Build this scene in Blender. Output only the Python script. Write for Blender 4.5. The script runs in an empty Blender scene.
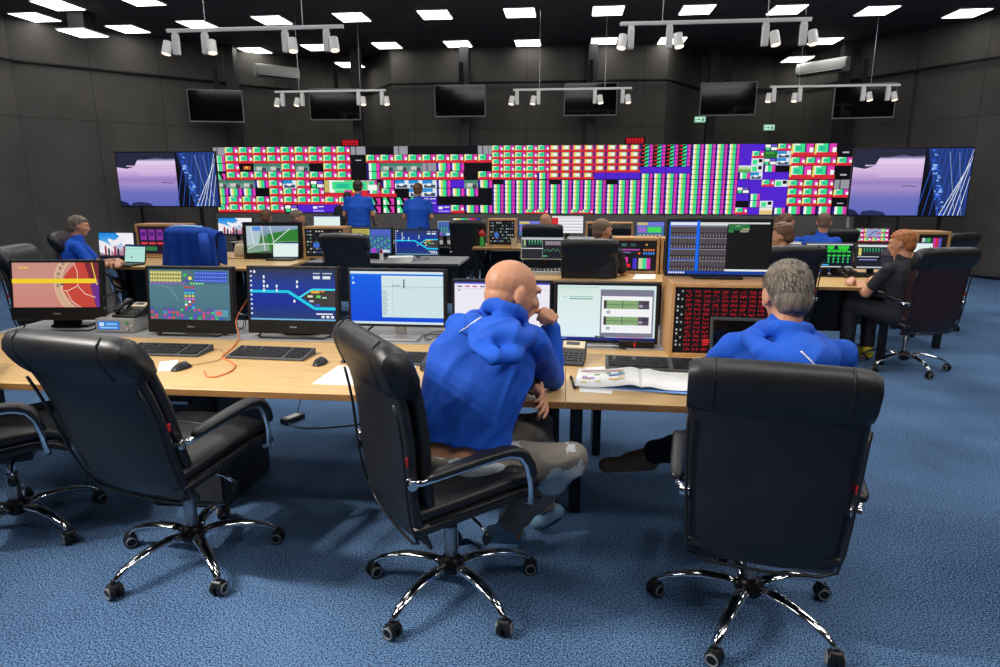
import bpy, bmesh, math, random
from math import sin, cos, pi, radians, atan2, sqrt
from mathutils import Vector, Matrix, noise
random.seed(7)
S = bpy.context.scene
COL = S.collection
V = Vector
# ------------------------------------------------------------------ camera model (used to read real positions off the floor plan)
FOC, PITCH, YAW, EYE = 650.0, radians(12.74), radians(6.0), 1.65
def ray(px, py):
    x = (px-500)/FOC; y = -(py-333.5)/FOC
    f = cos(PITCH)+y*sin(PITCH); u = -sin(PITCH)+y*cos(PITCH)
    return V((x*cos(YAW)-f*sin(YAW), x*sin(YAW)+f*cos(YAW), u))
def az(px, py, z):
    d = ray(px, py); return d*((z-EYE)/d.z)+V((0,0,EYE))
def ay(px, py, Y):
    d = ray(px, py); return d*(Y/d.y)+V((0,0,EYE))
def lin(c):
    r = []
    for v in c[:3]:
        v = v/255.0
        r.append(v/12.92 if v <= .04045 else ((v+.055)/1.055)**2.4)
    return (r[0], r[1], r[2], 1.0)
# ------------------------------------------------------------------ materials
def nmat(name):
    m = bpy.data.materials.new(name); m.use_nodes = True
    return m, m.node_tree, m.node_tree.nodes['Principled BSDF']
def mat(name, rgb, rough=.5, metal=0, bump=0, bscale=200, var=0, vscale=8, coat=0, spec=.5, stretch=None, emit=0):
    m, t, b = nmat(name)
    c = lin(rgb)
    b.inputs['Base Color'].default_value = c
    b.inputs['Roughness'].default_value = rough
    b.inputs['Metallic'].default_value = metal
    b.inputs['Specular IOR Level'].default_value = spec
    if coat: b.inputs['Coat Weight'].default_value = coat
    if emit:
        b.inputs['Emission Color'].default_value = c; b.inputs['Emission Strength'].default_value = emit
    tc = t.nodes.new('ShaderNodeTexCoord')
    src = tc.outputs['Object']
    if stretch:
        mp = t.nodes.new('ShaderNodeMapping'); mp.inputs['Scale'].default_value = stretch
        t.links.new(src, mp.inputs['Vector']); src = mp.outputs['Vector']
    if var:
        n = t.nodes.new('ShaderNodeTexNoise'); n.inputs['Scale'].default_value = vscale; n.inputs['Detail'].default_value = 6
        t.links.new(src, n.inputs['Vector'])
        r = t.nodes.new('ShaderNodeValToRGB')
        r.color_ramp.elements[0].position = .3; r.color_ramp.elements[1].position = .7
        r.color_ramp.elements[0].color = tuple(max(0, x*(1-var)) for x in c[:3])+(1,)
        r.color_ramp.elements[1].color = tuple(min(1, x*(1+var)) for x in c[:3])+(1,)
        t.links.new(n.outputs['Fac'], r.inputs['Fac']); t.links.new(r.outputs['Color'], b.inputs['Base Color'])
    if bump:
        n2 = t.nodes.new('ShaderNodeTexNoise'); n2.inputs['Scale'].default_value = bscale; n2.inputs['Detail'].default_value = 4
        t.links.new(src, n2.inputs['Vector'])
        bp = t.nodes.new('ShaderNodeBump'); bp.inputs['Strength'].default_value = bump; bp.inputs['Distance'].default_value = .01
        t.links.new(n2.outputs['Fac'], bp.inputs['Height']); t.links.new(bp.outputs['Normal'], b.inputs['Normal'])
    return m
M = {}
M['leather'] = mat('black_leather', (27,27,30), .40, bump=.12, bscale=260, var=.25, vscale=6)
M['leather_reflection'] = mat('leather_reflection_tint', (48,22,24), .42, bump=.12, bscale=260, var=.3, vscale=6)  # black leather with the maroon tint of a reflection painted into its colour
M['chrome'] = mat('chrome', (225,228,232), .09, 1)
M['steel'] = mat('brushed_steel', (165,168,172), .3, 1)
M['black'] = mat('black_plastic', (17,17,19), .38, bump=.05, bscale=500)
M['blackm'] = mat('black_matte', (12,12,13), .75)
M['darkgrey'] = mat('dark_grey_metal', (52,53,56), .5)
M['key'] = mat('key_plastic', (30,30,33), .45)
M['kbody'] = mat('keyboard_plastic', (66,68,72), .5)
M['grey'] = mat('grey_laminate', (150,150,150), .45, bump=.04, bscale=90, var=.08)
M['lightgrey'] = mat('light_grey_plastic', (188,188,185), .45)
M['white'] = mat('white_plastic', (232,232,230), .4)
M['beige'] = mat('beige_plastic', (205,190,160), .5)
M['silver'] = mat('silver_plastic', (185,187,190), .32, .6)
M['wood'] = mat('beech_laminate', (206,168,112), .32, var=.13, vscale=3.2, stretch=(1.2, 14, 14), spec=.45)
M['woodedge'] = mat('beech_edge', (150,108,62), .45, var=.15, vscale=4, stretch=(1.2,14,14))
M['cabwood'] = mat('cabinet_wood', (192,146,96), .38, var=.14, vscale=3.5, stretch=(6, 6, 1))
M['paper'] = mat('paper', (238,238,236), .8)
M['pink'] = mat('pink_paper', (235,80,150), .7)
M['orange'] = mat('orange_cable', (226,120,58), .5)
M['redp'] = mat('red_plastic', (190,28,34), .45)
M['greenp'] = mat('green_plastic', (60,170,70), .45)
M['rubber'] = mat('grey_rubber', (120,124,128), .55)
M['blue'] = mat('royal_blue_jersey', (22,82,190), .72, bump=.18, bscale=55, var=.12, vscale=5, spec=.25)
M['bluej'] = mat('blue_jacket_cloth', (18,62,150), .75, bump=.25, bscale=40, var=.16, vscale=6, spec=.2)
M['bluetrim'] = mat('pale_blue_trim', (120,170,232), .6)
M['navy'] = mat('black_navy_cotton', (23,26,35), .8, bump=.2, bscale=60, var=.2)
M['trouser'] = mat('grey_cotton', (122,116,108), .85, bump=.2, bscale=50, var=.12, vscale=4)
M['patched'] = mat('patched_cotton', (146,142,136), .85, var=.26, vscale=5.5)
_r=[n for n in M['patched'].node_tree.nodes if n.bl_idname=='ShaderNodeValToRGB'][0]; _r.color_ramp.interpolation='CONSTANT'; _r.color_ramp.elements[0].position=0; _r.color_ramp.elements[1].position=.53; _r.color_ramp.elements[1].color=lin((176,182,186)); _r.color_ramp.elements[0].color=lin((122,115,106))
M['patch'] = mat('faded_patch_cotton', (172,180,186), .85, bump=.2, bscale=60)
M['jeans'] = mat('dark_denim', (26,29,38), .85, bump=.2, bscale=120, var=.2)
M['skin'] = mat('skin', (200,142,110), .5, bump=.06, bscale=180, var=.07, vscale=12)
M['skin'].node_tree.nodes['Principled BSDF'].inputs['Subsurface Weight'].default_value = .08
M['skin'].node_tree.nodes['Principled BSDF'].inputs['Subsurface Radius'].default_value = (.012,.005,.003)
M['hairgrey'] = mat('grey_brown_hair', (112,100,86), .6, bump=.5, bscale=120, var=.5, vscale=60, stretch=(1,1,.3))
M['hairgrey2'] = mat('silver_hair', (150,142,130), .6, bump=.5, bscale=120, var=.35, vscale=60)
M['hairdark'] = mat('dark_brown_hair', (52,38,30), .55, bump=.5, bscale=120, var=.4, vscale=60)
M['hairbrown'] = mat('brown_hair', (104,70,46), .55, bump=.5, bscale=120, var=.35, vscale=60)
M['hairred'] = mat('ginger_hair', (168,100,52), .55, bump=.5, bscale=120, var=.35, vscale=60)
M['stubble'] = mat('cropped_hair', (118,92,76), .7, bump=.3, bscale=300, var=.2, vscale=80)
M['eye'] = mat('eye_white', (225,220,214), .25)
M['iris'] = mat('iris_dark', (50,38,30), .2)
M['boot'] = mat('brown_suede', (150,122,98), .8, bump=.35, bscale=40, var=.35, vscale=9)
M['shoe'] = mat('pale_blue_canvas', (120,160,190), .75, bump=.2, bscale=80, var=.15)
M['sole'] = mat('tan_sole', (140,104,70), .7)
M['yellow'] = mat('yellow_rubber', (225,205,60), .6)
M['tvblack'] = mat('glossy_screen_black', (8,9,10), .07)
M['lens'] = mat('warm_lens', (255,226,190), .4, emit=2.2)
M['led'] = mat('panel_light', (255,253,248), .5, emit=6.0)
M['bezelgrey'] = mat('grey_bezel', (142,142,142), .4)
M['signgreen'] = mat('sign_green', (120,200,160), .5, emit=.35)
# screens: colour of each drawn element is carried by the mesh of the screen content
def screen_mat():
    m, t, b = nmat('lit_display')
    a = t.nodes.new('ShaderNodeAttribute'); a.attribute_name = 'Col'
    b.inputs['Base Color'].default_value = (.004,.004,.005,1)
    b.inputs['Roughness'].default_value = .4; b.inputs['Specular IOR Level'].default_value = .12
    t.links.new(a.outputs['Color'], b.inputs['Emission Color'])
    b.inputs['Emission Strength'].default_value = 1.0
    return m
M['screen'] = screen_mat()
def print_mat():
    m, t, b = nmat('printed_paper')
    a = t.nodes.new('ShaderNodeAttribute'); a.attribute_name = 'Col'
    t.links.new(a.outputs['Color'], b.inputs['Base Color']); b.inputs['Roughness'].default_value = .8
    return m
M['print'] = print_mat()
# ------------------------------------------------------------------ object helpers
def tag(o, label=None, cat=None, group=None, kind=None):
    if label: o['label'] = label
    if cat: o['category'] = cat
    if group: o['group'] = group
    if kind: o['kind'] = kind
    return o
def thing(name, label, cat, loc=(0,0,0), rz=0, group=None):
    o = bpy.data.objects.new(name, None); COL.objects.link(o)
    o.location = loc; o.rotation_euler = (0,0,rz); o.empty_display_size = .1
    return tag(o, label, cat, group)
def fwd(rz): return V((-sin(rz), cos(rz), 0))
class MB:
    def __init__(s): s.v=[]; s.f=[]
    def add(s, vs, fs):
        k=len(s.v); s.v += [tuple(p) for p in vs]; s.f += [tuple(i+k for i in f) for f in fs]; return s
    def box(s, c, d, R=None):
        c=V(c); x,y,z=d[0]/2,d[1]/2,d[2]/2
        vs=[V((a,b,e)) for a in(-x,x) for b in(-y,y) for e in(-z,z)]
        if R: vs=[R@p for p in vs]
        return s.add([c+p for p in vs],[(0,1,3,2),(4,6,7,5),(0,4,5,1),(2,3,7,6),(0,2,6,4),(1,5,7,3)])
    def loft(s, rings, cap=True, closed=False):
        n=len(rings[0]); vs=[p for r in rings for p in r]; fs=[]
        m=len(rings)
        for i in range(m if closed else m-1):
            j=(i+1)%m
            for k in range(n):
                l=(k+1)%n; fs.append((i*n+k,i*n+l,j*n+l,j*n+k))
        if cap and not closed:
            fs.append(tuple(range(n-1,-1,-1))); fs.append(tuple((m-1)*n+k for k in range(n)))
        return s.add(vs,fs)
    def tube(s, pts, r, n=10, flat=1.0, up=(0,0,1)):
        pts=[V(p) for p in pts]; rs = r if isinstance(r,(list,tuple)) else [r]*len(pts)
        rings=[]; pu=V(up)
        for i,p in enumerate(pts):
            d=(pts[min(i+1,len(pts)-1)]-pts[max(i-1,0)]).normalized()
            a=d.cross(pu)
            if a.length<1e-3: a=d.cross(V((1,0,0)))
            a.normalize(); b=a.cross(d).normalized(); pu=b
            rings.append([p+a*(rs[i]*cos(2*pi*k/n))+b*(rs[i]*flat*sin(2*pi*k/n)) for k in range(n)])
        return s.loft(rings)
    def cyl(s, p0, p1, r0, r1=None, n=20):
        return s.tube([p0,p1],[r0,r0 if r1 is None else r1],n)
    def ell(s, c, r, R=None, nu=18, nv=12):
        c=V(c); vs=[]; fs=[]
        for i in range(1,nv):
            t=pi*i/nv
            for k in range(nu):
                q=2*pi*k/nu; p=V((r[0]*sin(t)*cos(q), r[1]*sin(t)*sin(q), r[2]*cos(t)))
                vs.append(c+(R@p if R else p))
        for i in range(nv-2):
            for k in range(nu):
                l=(k+1)%nu; fs.append((i*nu+k,(i+1)*nu+k,(i+1)*nu+l,i*nu+l))
        a=len(vs); p=V((0,0,r[2])); vs += [c+(R@p if R else p), c-(R@p if R else p)]
        for k in range(nu):
            l=(k+1)%nu; fs.append((a,k,l)); fs.append((a+1,(nv-2)*nu+l,(nv-2)*nu+k))
        return s.add(vs,fs)
    def cap(s, p0, r0, p1, r1, n=12):
        p0=V(p0); p1=V(p1); d=(p1-p0); L=d.length
        if L<1e-5: return s.ell(p0,(r0,r0,r0))
        d/=L; pts=[]; rs=[]
        for t in (-80,-50,-25): pts.append(p0+d*(r0*sin(radians(t)))); rs.append(r0*cos(radians(t)))
        pts += [p0,p1]; rs += [r0,r1]
        for t in (25,50,80): pts.append(p1+d*(r1*sin(radians(t)))); rs.append(r1*cos(radians(t)))
        return s.tube(pts,rs,n)
    def build(s, name, m, parent=None, smooth=False, bevel=0, seg=2, loc=None):
        me=bpy.data.meshes.new(name); me.from_pydata(s.v,[],s.f); me.update()
        bm=bmesh.new(); bm.from_mesh(me); bmesh.ops.recalc_face_normals(bm,faces=bm.faces); bm.to_mesh(me); bm.free()
        me.materials.append(M[m] if isinstance(m,str) else m)
        o=bpy.data.objects.new(name,me); COL.objects.link(o)
        if parent: o.parent=parent
        if loc is not None: o.location=loc
        if smooth:
            for p in me.polygons: p.use_smooth=True
        if bevel:
            b=o.modifiers.new('b','BEVEL'); b.width=bevel; b.segments=seg; b.limit_method='ANGLE'; b.angle_limit=radians(35)
            if not smooth:
                for p in me.polygons: p.use_smooth=True
                w=o.modifiers.new('w','WEIGHTED_NORMAL'); w.keep_sharp=True
        return o
def sring(c, ax, ay_, a, b, e=4, n=28):
    r=[]; c=V(c); ax=V(ax); ay_=V(ay_)
    for k in range(n):
        t=2*pi*(k+.5)/n; x=cos(t); y=sin(t)
        r.append(c+ax*(a*math.copysign(abs(x)**(2/e),x))+ay_*(b*math.copysign(abs(y)**(2/e),y)))
    return r
def kids(o): return [c for c in COL.objects if c.parent==o]
KID={}
def copy_tree(root):
    def rec(o, par):
        c=o.copy(); COL.objects.link(c)
        if par: c.parent=par
        for ch in list(o.children): rec(ch, c)
        return c
    return rec(root, None)
def cable(name, label, pts, r=.003, m='black', group=None, cat='cable'):
    P=[V(p) for p in pts]; out=[]
    for i in range(len(P)-1):
        a=P[max(i-1,0)]; b=P[i]; c=P[i+1]; d=P[min(i+2,len(P)-1)]
        for k in range(6):
            t=k/6; out.append(.5*((2*b)+(c-a)*t+(2*a-5*b+4*c-d)*t*t+(3*b-a-3*c+d)*t**3))
    out.append(P[-1])
    return tag(MB().tube(out,r,6).build(name,m,None,True),label,cat,group)
def text_mesh(txt, size, name, m, parent, loc, rot=(pi/2,0,0), ext=.0006, align='CENTER'):
    cu=bpy.data.curves.new(name,'FONT'); cu.body=txt; cu.size=size; cu.extrude=ext; cu.align_x=align; cu.align_y='CENTER'
    t=bpy.data.objects.new(name,cu); COL.objects.link(t)
    bpy.context.view_layer.update()
    me=bpy.data.meshes.new_from_object(t.evaluated_get(bpy.context.evaluated_depsgraph_get()))
    COL.objects.unlink(t); bpy.data.objects.remove(t)
    me.materials.clear(); me.materials.append(M[m])
    o=bpy.data.objects.new(name,me); COL.objects.link(o); o.parent=parent; o.location=loc; o.rotation_euler=rot
    return o
# ------------------------------------------------------------------ screen content canvas: u right 0..1, v down 0..1
class Canvas:
    def __init__(s, w, h): s.w=w; s.h=h; s.p=[]; s.L=None
    def poly(s, pts, c): s.p.append((pts,c,s.L)); return s
    def rect(s, u0,v0,u1,v1,c):
        return s.poly([(u0,v0),(u1,v0),(u1,v1),(u0,v1)],c)
    def line(s, a, b, w, c):
        ax=a[0]*s.w; ay_=a[1]*s.h; bx=b[0]*s.w; by=b[1]*s.h
        dx,dy=bx-ax,by-ay_; L=sqrt(dx*dx+dy*dy) or 1; nx,ny=-dy/L*w/2,dx/L*w/2
        q=[(ax+nx,ay_+ny),(bx+nx,by+ny),(bx-nx,by-ny),(ax-nx,ay_-ny)]
        return s.poly([(x/s.w,y/s.h) for x,y in q],c)
    def path(s, pts, w, c):
        for a,b in zip(pts,pts[1:]): s.line(a,b,w,c)
        return s
    def disc(s, u,v,r,c,n=14,ru=None):
        return s.poly([(u+(r/s.w)*cos(2*pi*k/n), v+(r/s.h)*sin(2*pi*k/n)) for k in range(n)],c)
    def grad(s, u0,v0,u1,v1, stops, n=14):
        for i in range(n):
            t=(i+.5)/n
            for (a,ca),(b,cb) in zip(stops,stops[1:]):
                if a<=t<=b:
                    k=(t-a)/max(1e-6,b-a); c=tuple(ca[j]+(cb[j]-ca[j])*k for j in range(3)); break
            s.rect(u0,v0+(v1-v0)*i/n,u1,v0+(v1-v0)*(i+1)/n,c)
        return s
    def build(s, name, parent, loc=(0,0,0), m='screen', flat=False):
        vs=[];fs=[];cs=[]
        dz=min(.0003,.006/max(1,len(s.p)))
        for i,(pts,c,L) in enumerate(s.p):
            d = i*dz if L is None else L*.0012
            k=len(vs)
            for u,v in pts:
                x=(min(1,max(0,u))-.5)*s.w; z=(.5-min(1,max(0,v)))*s.h
                vs.append((x,z,d) if flat else (x,-d,z))
            fs.append(tuple(range(k,k+len(pts)))[::-1]); cs.append(lin(c))
        me=bpy.data.meshes.new(name); me.from_pydata(vs,[],fs); me.update()
        at=me.color_attributes.new('Col','FLOAT_COLOR','CORNER')
        for p,c in zip(me.polygons,cs):
            for li in p.loop_indices: at.data[li].color=c
        me.materials.append(M[m])
        o=bpy.data.objects.new(name,me); COL.objects.link(o); o.parent=parent; o.location=loc
        return o
# ================================================================== SETTING
def struct(name, mb, m, **k):
    o=mb.build(name,m,None,**k); o['kind']='structure'; return o
# carpet
def carpet():
    m,t,b=nmat('blue_loop_carpet'); N=t.nodes; L=t.links
    tc=N.new('ShaderNodeTexCoord')
    n1=N.new('ShaderNodeTexNoise'); n1.inputs['Scale'].default_value=150; n1.inputs['Detail'].default_value=2
    n2=N.new('ShaderNodeTexNoise'); n2.inputs['Scale'].default_value=1.3; n2.inputs['Detail'].default_value=4
    mx=N.new('ShaderNodeMix'); mx.data_type='FLOAT'; mx.inputs[0].default_value=.16
    r=N.new('ShaderNodeValToRGB')
    r.color_ramp.elements[0].position=.40; r.color_ramp.elements[0].color=lin((14,37,70))
    r.color_ramp.elements[1].position=.60; r.color_ramp.elements[1].color=lin((108,142,184))
    L.new(tc.outputs['Object'],n1.inputs['Vector']); L.new(tc.outputs['Object'],n2.inputs['Vector'])
    L.new(n1.outputs['Fac'],mx.inputs[2]); L.new(n2.outputs['Fac'],mx.inputs[3]); L.new(mx.outputs[0],r.inputs['Fac'])
    L.new(r.outputs['Color'],b.inputs['Base Color']); b.inputs['Roughness'].default_value=.95; b.inputs['Specular IOR Level'].default_value=.1
    bp=N.new('ShaderNodeBump'); bp.inputs['Strength'].default_value=.2; bp.inputs['Distance'].default_value=.012
    L.new(n1.outputs['Fac'],bp.inputs['Height']); L.new(bp.outputs['Normal'],b.inputs['Normal'])
    return m
M['carpet']=carpet()
def wallmat(name, rgb, sx, sz):
    m,t,b=nmat(name); N=t.nodes; L=t.links
    tc=N.new('ShaderNodeTexCoord')
    n=N.new('ShaderNodeTexNoise'); n.inputs['Scale'].default_value=1.1; n.inputs['Detail'].default_value=6
    r=N.new('ShaderNodeValToRGB'); c=lin(rgb)
    r.color_ramp.elements[0].position=.3; r.color_ramp.elements[1].position=.75
    r.color_ramp.elements[0].color=tuple(x*.8 for x in c[:3])+(1,); r.color_ramp.elements[1].color=tuple(x*1.25 for x in c[:3])+(1,)
    br=N.new('ShaderNodeTexBrick'); br.offset=0; br.inputs['Scale'].default_value=1
    br.inputs['Brick Width'].default_value=sx; br.inputs['Row Height'].default_value=sz; br.inputs['Mortar Size'].default_value=.008
    br.inputs['Color1'].default_value=(1,1,1,1); br.inputs['Color2'].default_value=(.9,.9,.9,1); br.inputs['Mortar'].default_value=(.45,.45,.45,1)
    L.new(tc.outputs['UV'],br.inputs['Vector']); L.new(tc.outputs['Object'],n.inputs['Vector']); L.new(n.outputs['Fac'],r.inputs['Fac'])
    mx=N.new('ShaderNodeMix'); mx.data_type='RGBA'; mx.blend_type='MULTIPLY'; mx.inputs[0].default_value=1
    L.new(r.outputs['Color'],mx.inputs[6]); L.new(br.outputs['Color'],mx.inputs[7]); L.new(mx.outputs[2],b.inputs['Base Color'])
    b.inputs['Roughness'].default_value=.85
    return m
M['wall']=wallmat('black_wall_panels',(84,81,77),1.25,2.9)
M['ceil']=wallmat('black_ceiling',(60,58,60),1.2,1.2)
M['plinth']=mat('plinth_grey',(112,108,104),.8,var=.06)
M['skirt']=mat('dark_skirting',(46,47,50),.6)
CEIL=4.6
struct('floor', MB().box((0,7,-.05),(26,24,.1)),'carpet')
WP=dict(left=[(-10.9,-3.0),(-10.07,11.5)], left_side=[(-10.07,11.5),(-6.42,15.72),(-5.15,16.6)], back=[(-5.15,16.6),(-4.0,14.98),(2.0,14.98),(2.95,16.45)],
        right_side=[(2.95,16.45),(4.66,16.75),(5.45,16.3),(8.75,11.0)], right=[(8.75,11.0),(9.6,-3.0)])
def wall_strip(name, pts, z0, z1, th, m):
    mb=MB(); d=0; uv=[]
    me=bpy.data.meshes.new(name); vs=[];fs=[];uvs=[]
    for (a,b) in zip(pts,pts[1:]):
        A=V((a[0],a[1],0)); B=V((b[0],b[1],0)); t=(B-A).normalized(); n=V((-t.y,t.x,0))
        if n.dot(V((0,5,0))-(A+B)/2)>0: n=-n
        L=(B-A).length; k=len(vs)
        for P in (A,B,B+n*th,A+n*th):
            vs += [(P.x,P.y,z0),(P.x,P.y,z1)]
        quads=[(0,2,3,1),(2,4,5,3),(4,6,7,5),(6,0,1,7),(1,3,5,7),(0,6,4,2)]
        for q in quads:
            fs.append(tuple(k+i for i in q)); 
        uvs += [[(d,z0),(d+L,z0),(d+L,z1),(d,z1)]]+[[(0,0)]*4]*5
        d+=L
    me.from_pydata(vs,[],fs); ul=me.uv_layers.new(name='UVMap')
    for p,u in zip(me.polygons,uvs):
        for li,c in zip(p.loop_indices,u): ul.data[li].uv=c
    bm=bmesh.new(); bm.from_mesh(me); bmesh.ops.recalc_face_normals(bm,faces=bm.faces); bm.to_mesh(me); bm.free()
    me.materials.append(M[m]); o=bpy.data.objects.new(name,me); COL.objects.link(o); o['kind']='structure'; return o
for k,p in WP.items(): wall_strip('wall_'+k,p,0,CEIL,.12,'wall')
wall_strip('wall_front',[(-10.9,-3.0),(9.6,-3.0)],0,CEIL,.12,'wall')
ce=struct('ceiling', MB().box((0,7,CEIL+.05),(26,24,.1)),'ceil')
uvl=ce.data.uv_layers.new(name='UVMap')
for l in ce.data.loops: uvl.data[l.index].uv=ce.data.vertices[l.vertex_index].co.xy
# cable conduit run round the walls (part of the room)
cp=[(-10.6,2.0),(-10.0,11.56),(-6.44,15.64),(-5.13,16.5),(-4.02,14.9),(2.02,14.9),(2.97,16.36),(4.66,16.66),(5.42,16.22),(8.66,11.0)]
struct('trim_1', MB().tube([(x,y,3.86) for x,y in cp],.028,8),'blackm')
struct('baseboard_right', MB().tube([(5.5,16.15,.06),(8.68,11.0,.06),(9.5,-2.9,.06)],.06,4),'skirt')
# columns behind the hanging screens
for i,(x,y) in enumerate([(-7.35,14.3),(-4.72,14.75),(-2.33,14.85),(.42,14.85),(3.08,15.6),(5.72,15.3)]):
    struct('column_%d'%(i+1), MB().box((x,y,CEIL/2),(.2,.2,CEIL-.01)),'darkgrey' if i in(0,) else 'skirt',bevel=.01)
struct('column_7', MB().box((az(743,0,4).x*0+6.72,14.3,CEIL/2),(.07,.07,CEIL-.01)),'darkgrey')
# dark boarded plinth that carries the wall of screens
VY=14.0
struct('wall_plinth', MB().box((-1.07,VY+.25,.535),(13.6,.5,1.07)),'plinth',bevel=.01)
# ================================================================== CEILING LIGHTS
PR=[(967,12),(877,9.5),(787,8.5),(697,8.5),(608,9.5),(520,11.5),(435,13.5),(352,16),(272,19),(198,23.5),(128,28),(83,32),(35,16),(58,4),
    (900,41),(825,40),(672,39.5),(604,40),(528,42),(458,43),(387,44.5),(317,46.5),(255,49.5),(350,64),(797,58.5),(140,-1)]
LP=[]
NEAR={}
for i,(px,py) in enumerate(PR):
    zc_={11:4.28,23:4.4,24:4.4}.get(i,CEIL); p=az(px,py,zc_)
    row='front row of panels under the ceiling' if py<20 and px>150 else 'side'
    t=thing('ceiling_light','',  'ceiling light',(p.x,p.y,zc_),0,'square ceiling light panels')
    if i==0:
        MB().box((0,0,-.012),(.55,.62,.022)).build('frame','white',t,bevel=.003)
        MB().box((0,0,-.0255),(.51,.58,.006)).build('diffuser','led',t)
        T0=t
    else:
        for c in T0.children:
            d=c.copy(); COL.objects.link(d); d.parent=t
    if zc_<CEIL: MB().box((0,0,(CEIL-zc_)/2),(.3,.3,CEIL-zc_)).build('housing','blackm',t)
    LP.append((px,py,t))
LBL={0:'white square ceiling panel at the right end of the nearest full row',1:'white square ceiling panel second from the right end of the nearest full row',
2:'white square ceiling panel directly above the right end of the near right track',3:'white square ceiling panel above the middle of the near right track',
4:'white square ceiling panel just left of the near right track light',5:'white square ceiling panel of the nearest row straight above the bald man',
6:'white square ceiling panel high above the man standing second at the screen wall',7:'white square ceiling panel just right of the near left track light',
8:'white square ceiling panel above the middle of the near left track light',9:'white square ceiling panel above the left part of the near left track',
10:'white square ceiling panel first one left of the near left track light',11:'white ceiling panel close to the left side wall, above and left of the big television',
12:'white square ceiling panel close to the top left corner, lower of two',13:'white square ceiling panel close to the top left corner, cut by picture top',
14:'white square ceiling panel right end of the second row, above the right wall',15:'white square ceiling panel of the second row just above the right air conditioner',
16:'white square ceiling panel of the second row partly behind near right track lamps',17:'white square ceiling panel in second row, just left of near right track',
18:'white square ceiling panel in second row above centre right hanging screen gap',19:'white square ceiling panel in second row crossed by a dark column',
20:'white square ceiling panel in second row right of near left track light',21:'white square ceiling panel in second row behind right end of near left track',
22:'white square ceiling panel in second row above the left air conditioner',23:'farthest white ceiling panel, left one, above the second hanging screen',
24:'farthest white ceiling panel, right one, left of the right air conditioner',25:'white ceiling panel cut by the picture top, left of near left track'}
for i,(px,py,t) in enumerate(LP): t['label']=LBL[i]
# ================================================================== TRACK LIGHTS
def spot(loc, target, energy, size=70, blend=.6, rad=.06, col=(1,.95,.88)):
    l=bpy.data.lights.new('spot_lamp','SPOT'); l.energy=energy; l.spot_size=radians(size); l.spot_blend=blend; l.shadow_soft_size=rad; l.color=col
    o=bpy.data.objects.new('spot_lamp',l); COL.objects.link(o); o.location=loc
    o.rotation_euler=(V(target)-V(loc)).to_track_quat('-Z','Y').to_euler(); return o
TZ=3.3
tracks=[('long white track with four spot lamps hanging near the left, above the left desks',-4.4,-2.42,7.2,(178,207,287,328),(1,0,0,0)),
        ('far left white track with four spot lamps below the left air conditioner',-5.29,-3.26,11.8,(280,300,357,382),(1,1,0,0)),
        ('far centre white track with four spot lamps in front of hanging screen',-1.03,1.02,12.0,(516,539,596,624),(1,1,0,0)),
        ('long white track with four spot lamps hanging near the right, above the desks',.48,2.39,7.4,(630,668,763,804),(1,0,0,0)),
        ('far right white track with four spot lamps below the right air conditioner',3.34,5.43,12.1,(776,803,867,892),(1,1,0,0))]
SPEN=70
for lab,x0,x1,y,hx,side in tracks:
    t=thing('track_light',lab,'track light',((x0+x1)/2,y,TZ),0,'white spotlight tracks hung from the ceiling')
    cx=(x0+x1)/2; hw=(x1-x0)/2
    MB().box((0,0,0),(2*hw,.035,.035)).build('rail','white',t,bevel=.004)
    for wx in (-.55*hw,.55*hw):
        MB().cyl((wx,0,.017),(wx,0,CEIL-TZ),.005,n=6).build('suspension_wire','steel',t)
    for px,sd in zip(hx,side):
        X=ay(px,60,y).x-cx; X=max(-hw+.07,min(hw-.07,X))
        b=MB().box((X,0,-.03),(.06,.034,.03)).box((X,-.005,-.145),(.064,.06,.2)).build('lamp_driver','white',t,bevel=.006)
        s=-1 if sd else 1
        h=MB().cyl((X+s*.08,-.02,-.115),(X+s*.1,-.05,-.245),.046,.05,20).cyl((X+s*.02,-.012,-.14),(X+s*.07,-.02,-.15),.014,n=10).build('lamp_head','white',t,smooth=False)
        MB().cyl((X+s*.1002,-.0502,-.2455),(X+s*.1006,-.0507,-.248),.042,n=20).build('lens','lens',h)
        spot((cx+X+s*.1,y-.055,TZ-.25),(cx+X+s*.5,y-1.0,0),SPEN)
# the same tracks carry on above and behind the photographer
for x,yy,en,tx,ty in [(-3.9,1.4,250,-1.0,2.6),(-3.2,1.3,230,-.2,2.4),(-2.6,1.2,170,.3,2.6),(.6,1.2,40,-.8,3.2),(1.6,1.3,50,.6,3.0),(-4.3,1.6,70,-2.8,3.0)]:
    spot((x,yy,3.1),(tx,ty,.6),en,80,.7,.07)
for yy in (9.75,7.35,4.95,2.5,.1):
    for xx in (-7,-3.6,0,3.6,6.5):
        l=bpy.data.lights.new('ceiling_panel_lamp','AREA'); l.shape='RECTANGLE'; l.size=1.7; l.size_y=.6; l.energy=38 if yy>6 else 27; l.color=(1,.985,.96)
        o=bpy.data.objects.new('ceiling_panel_lamp',l); COL.objects.link(o); o.location=(xx,yy,CEIL-.04)
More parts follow.
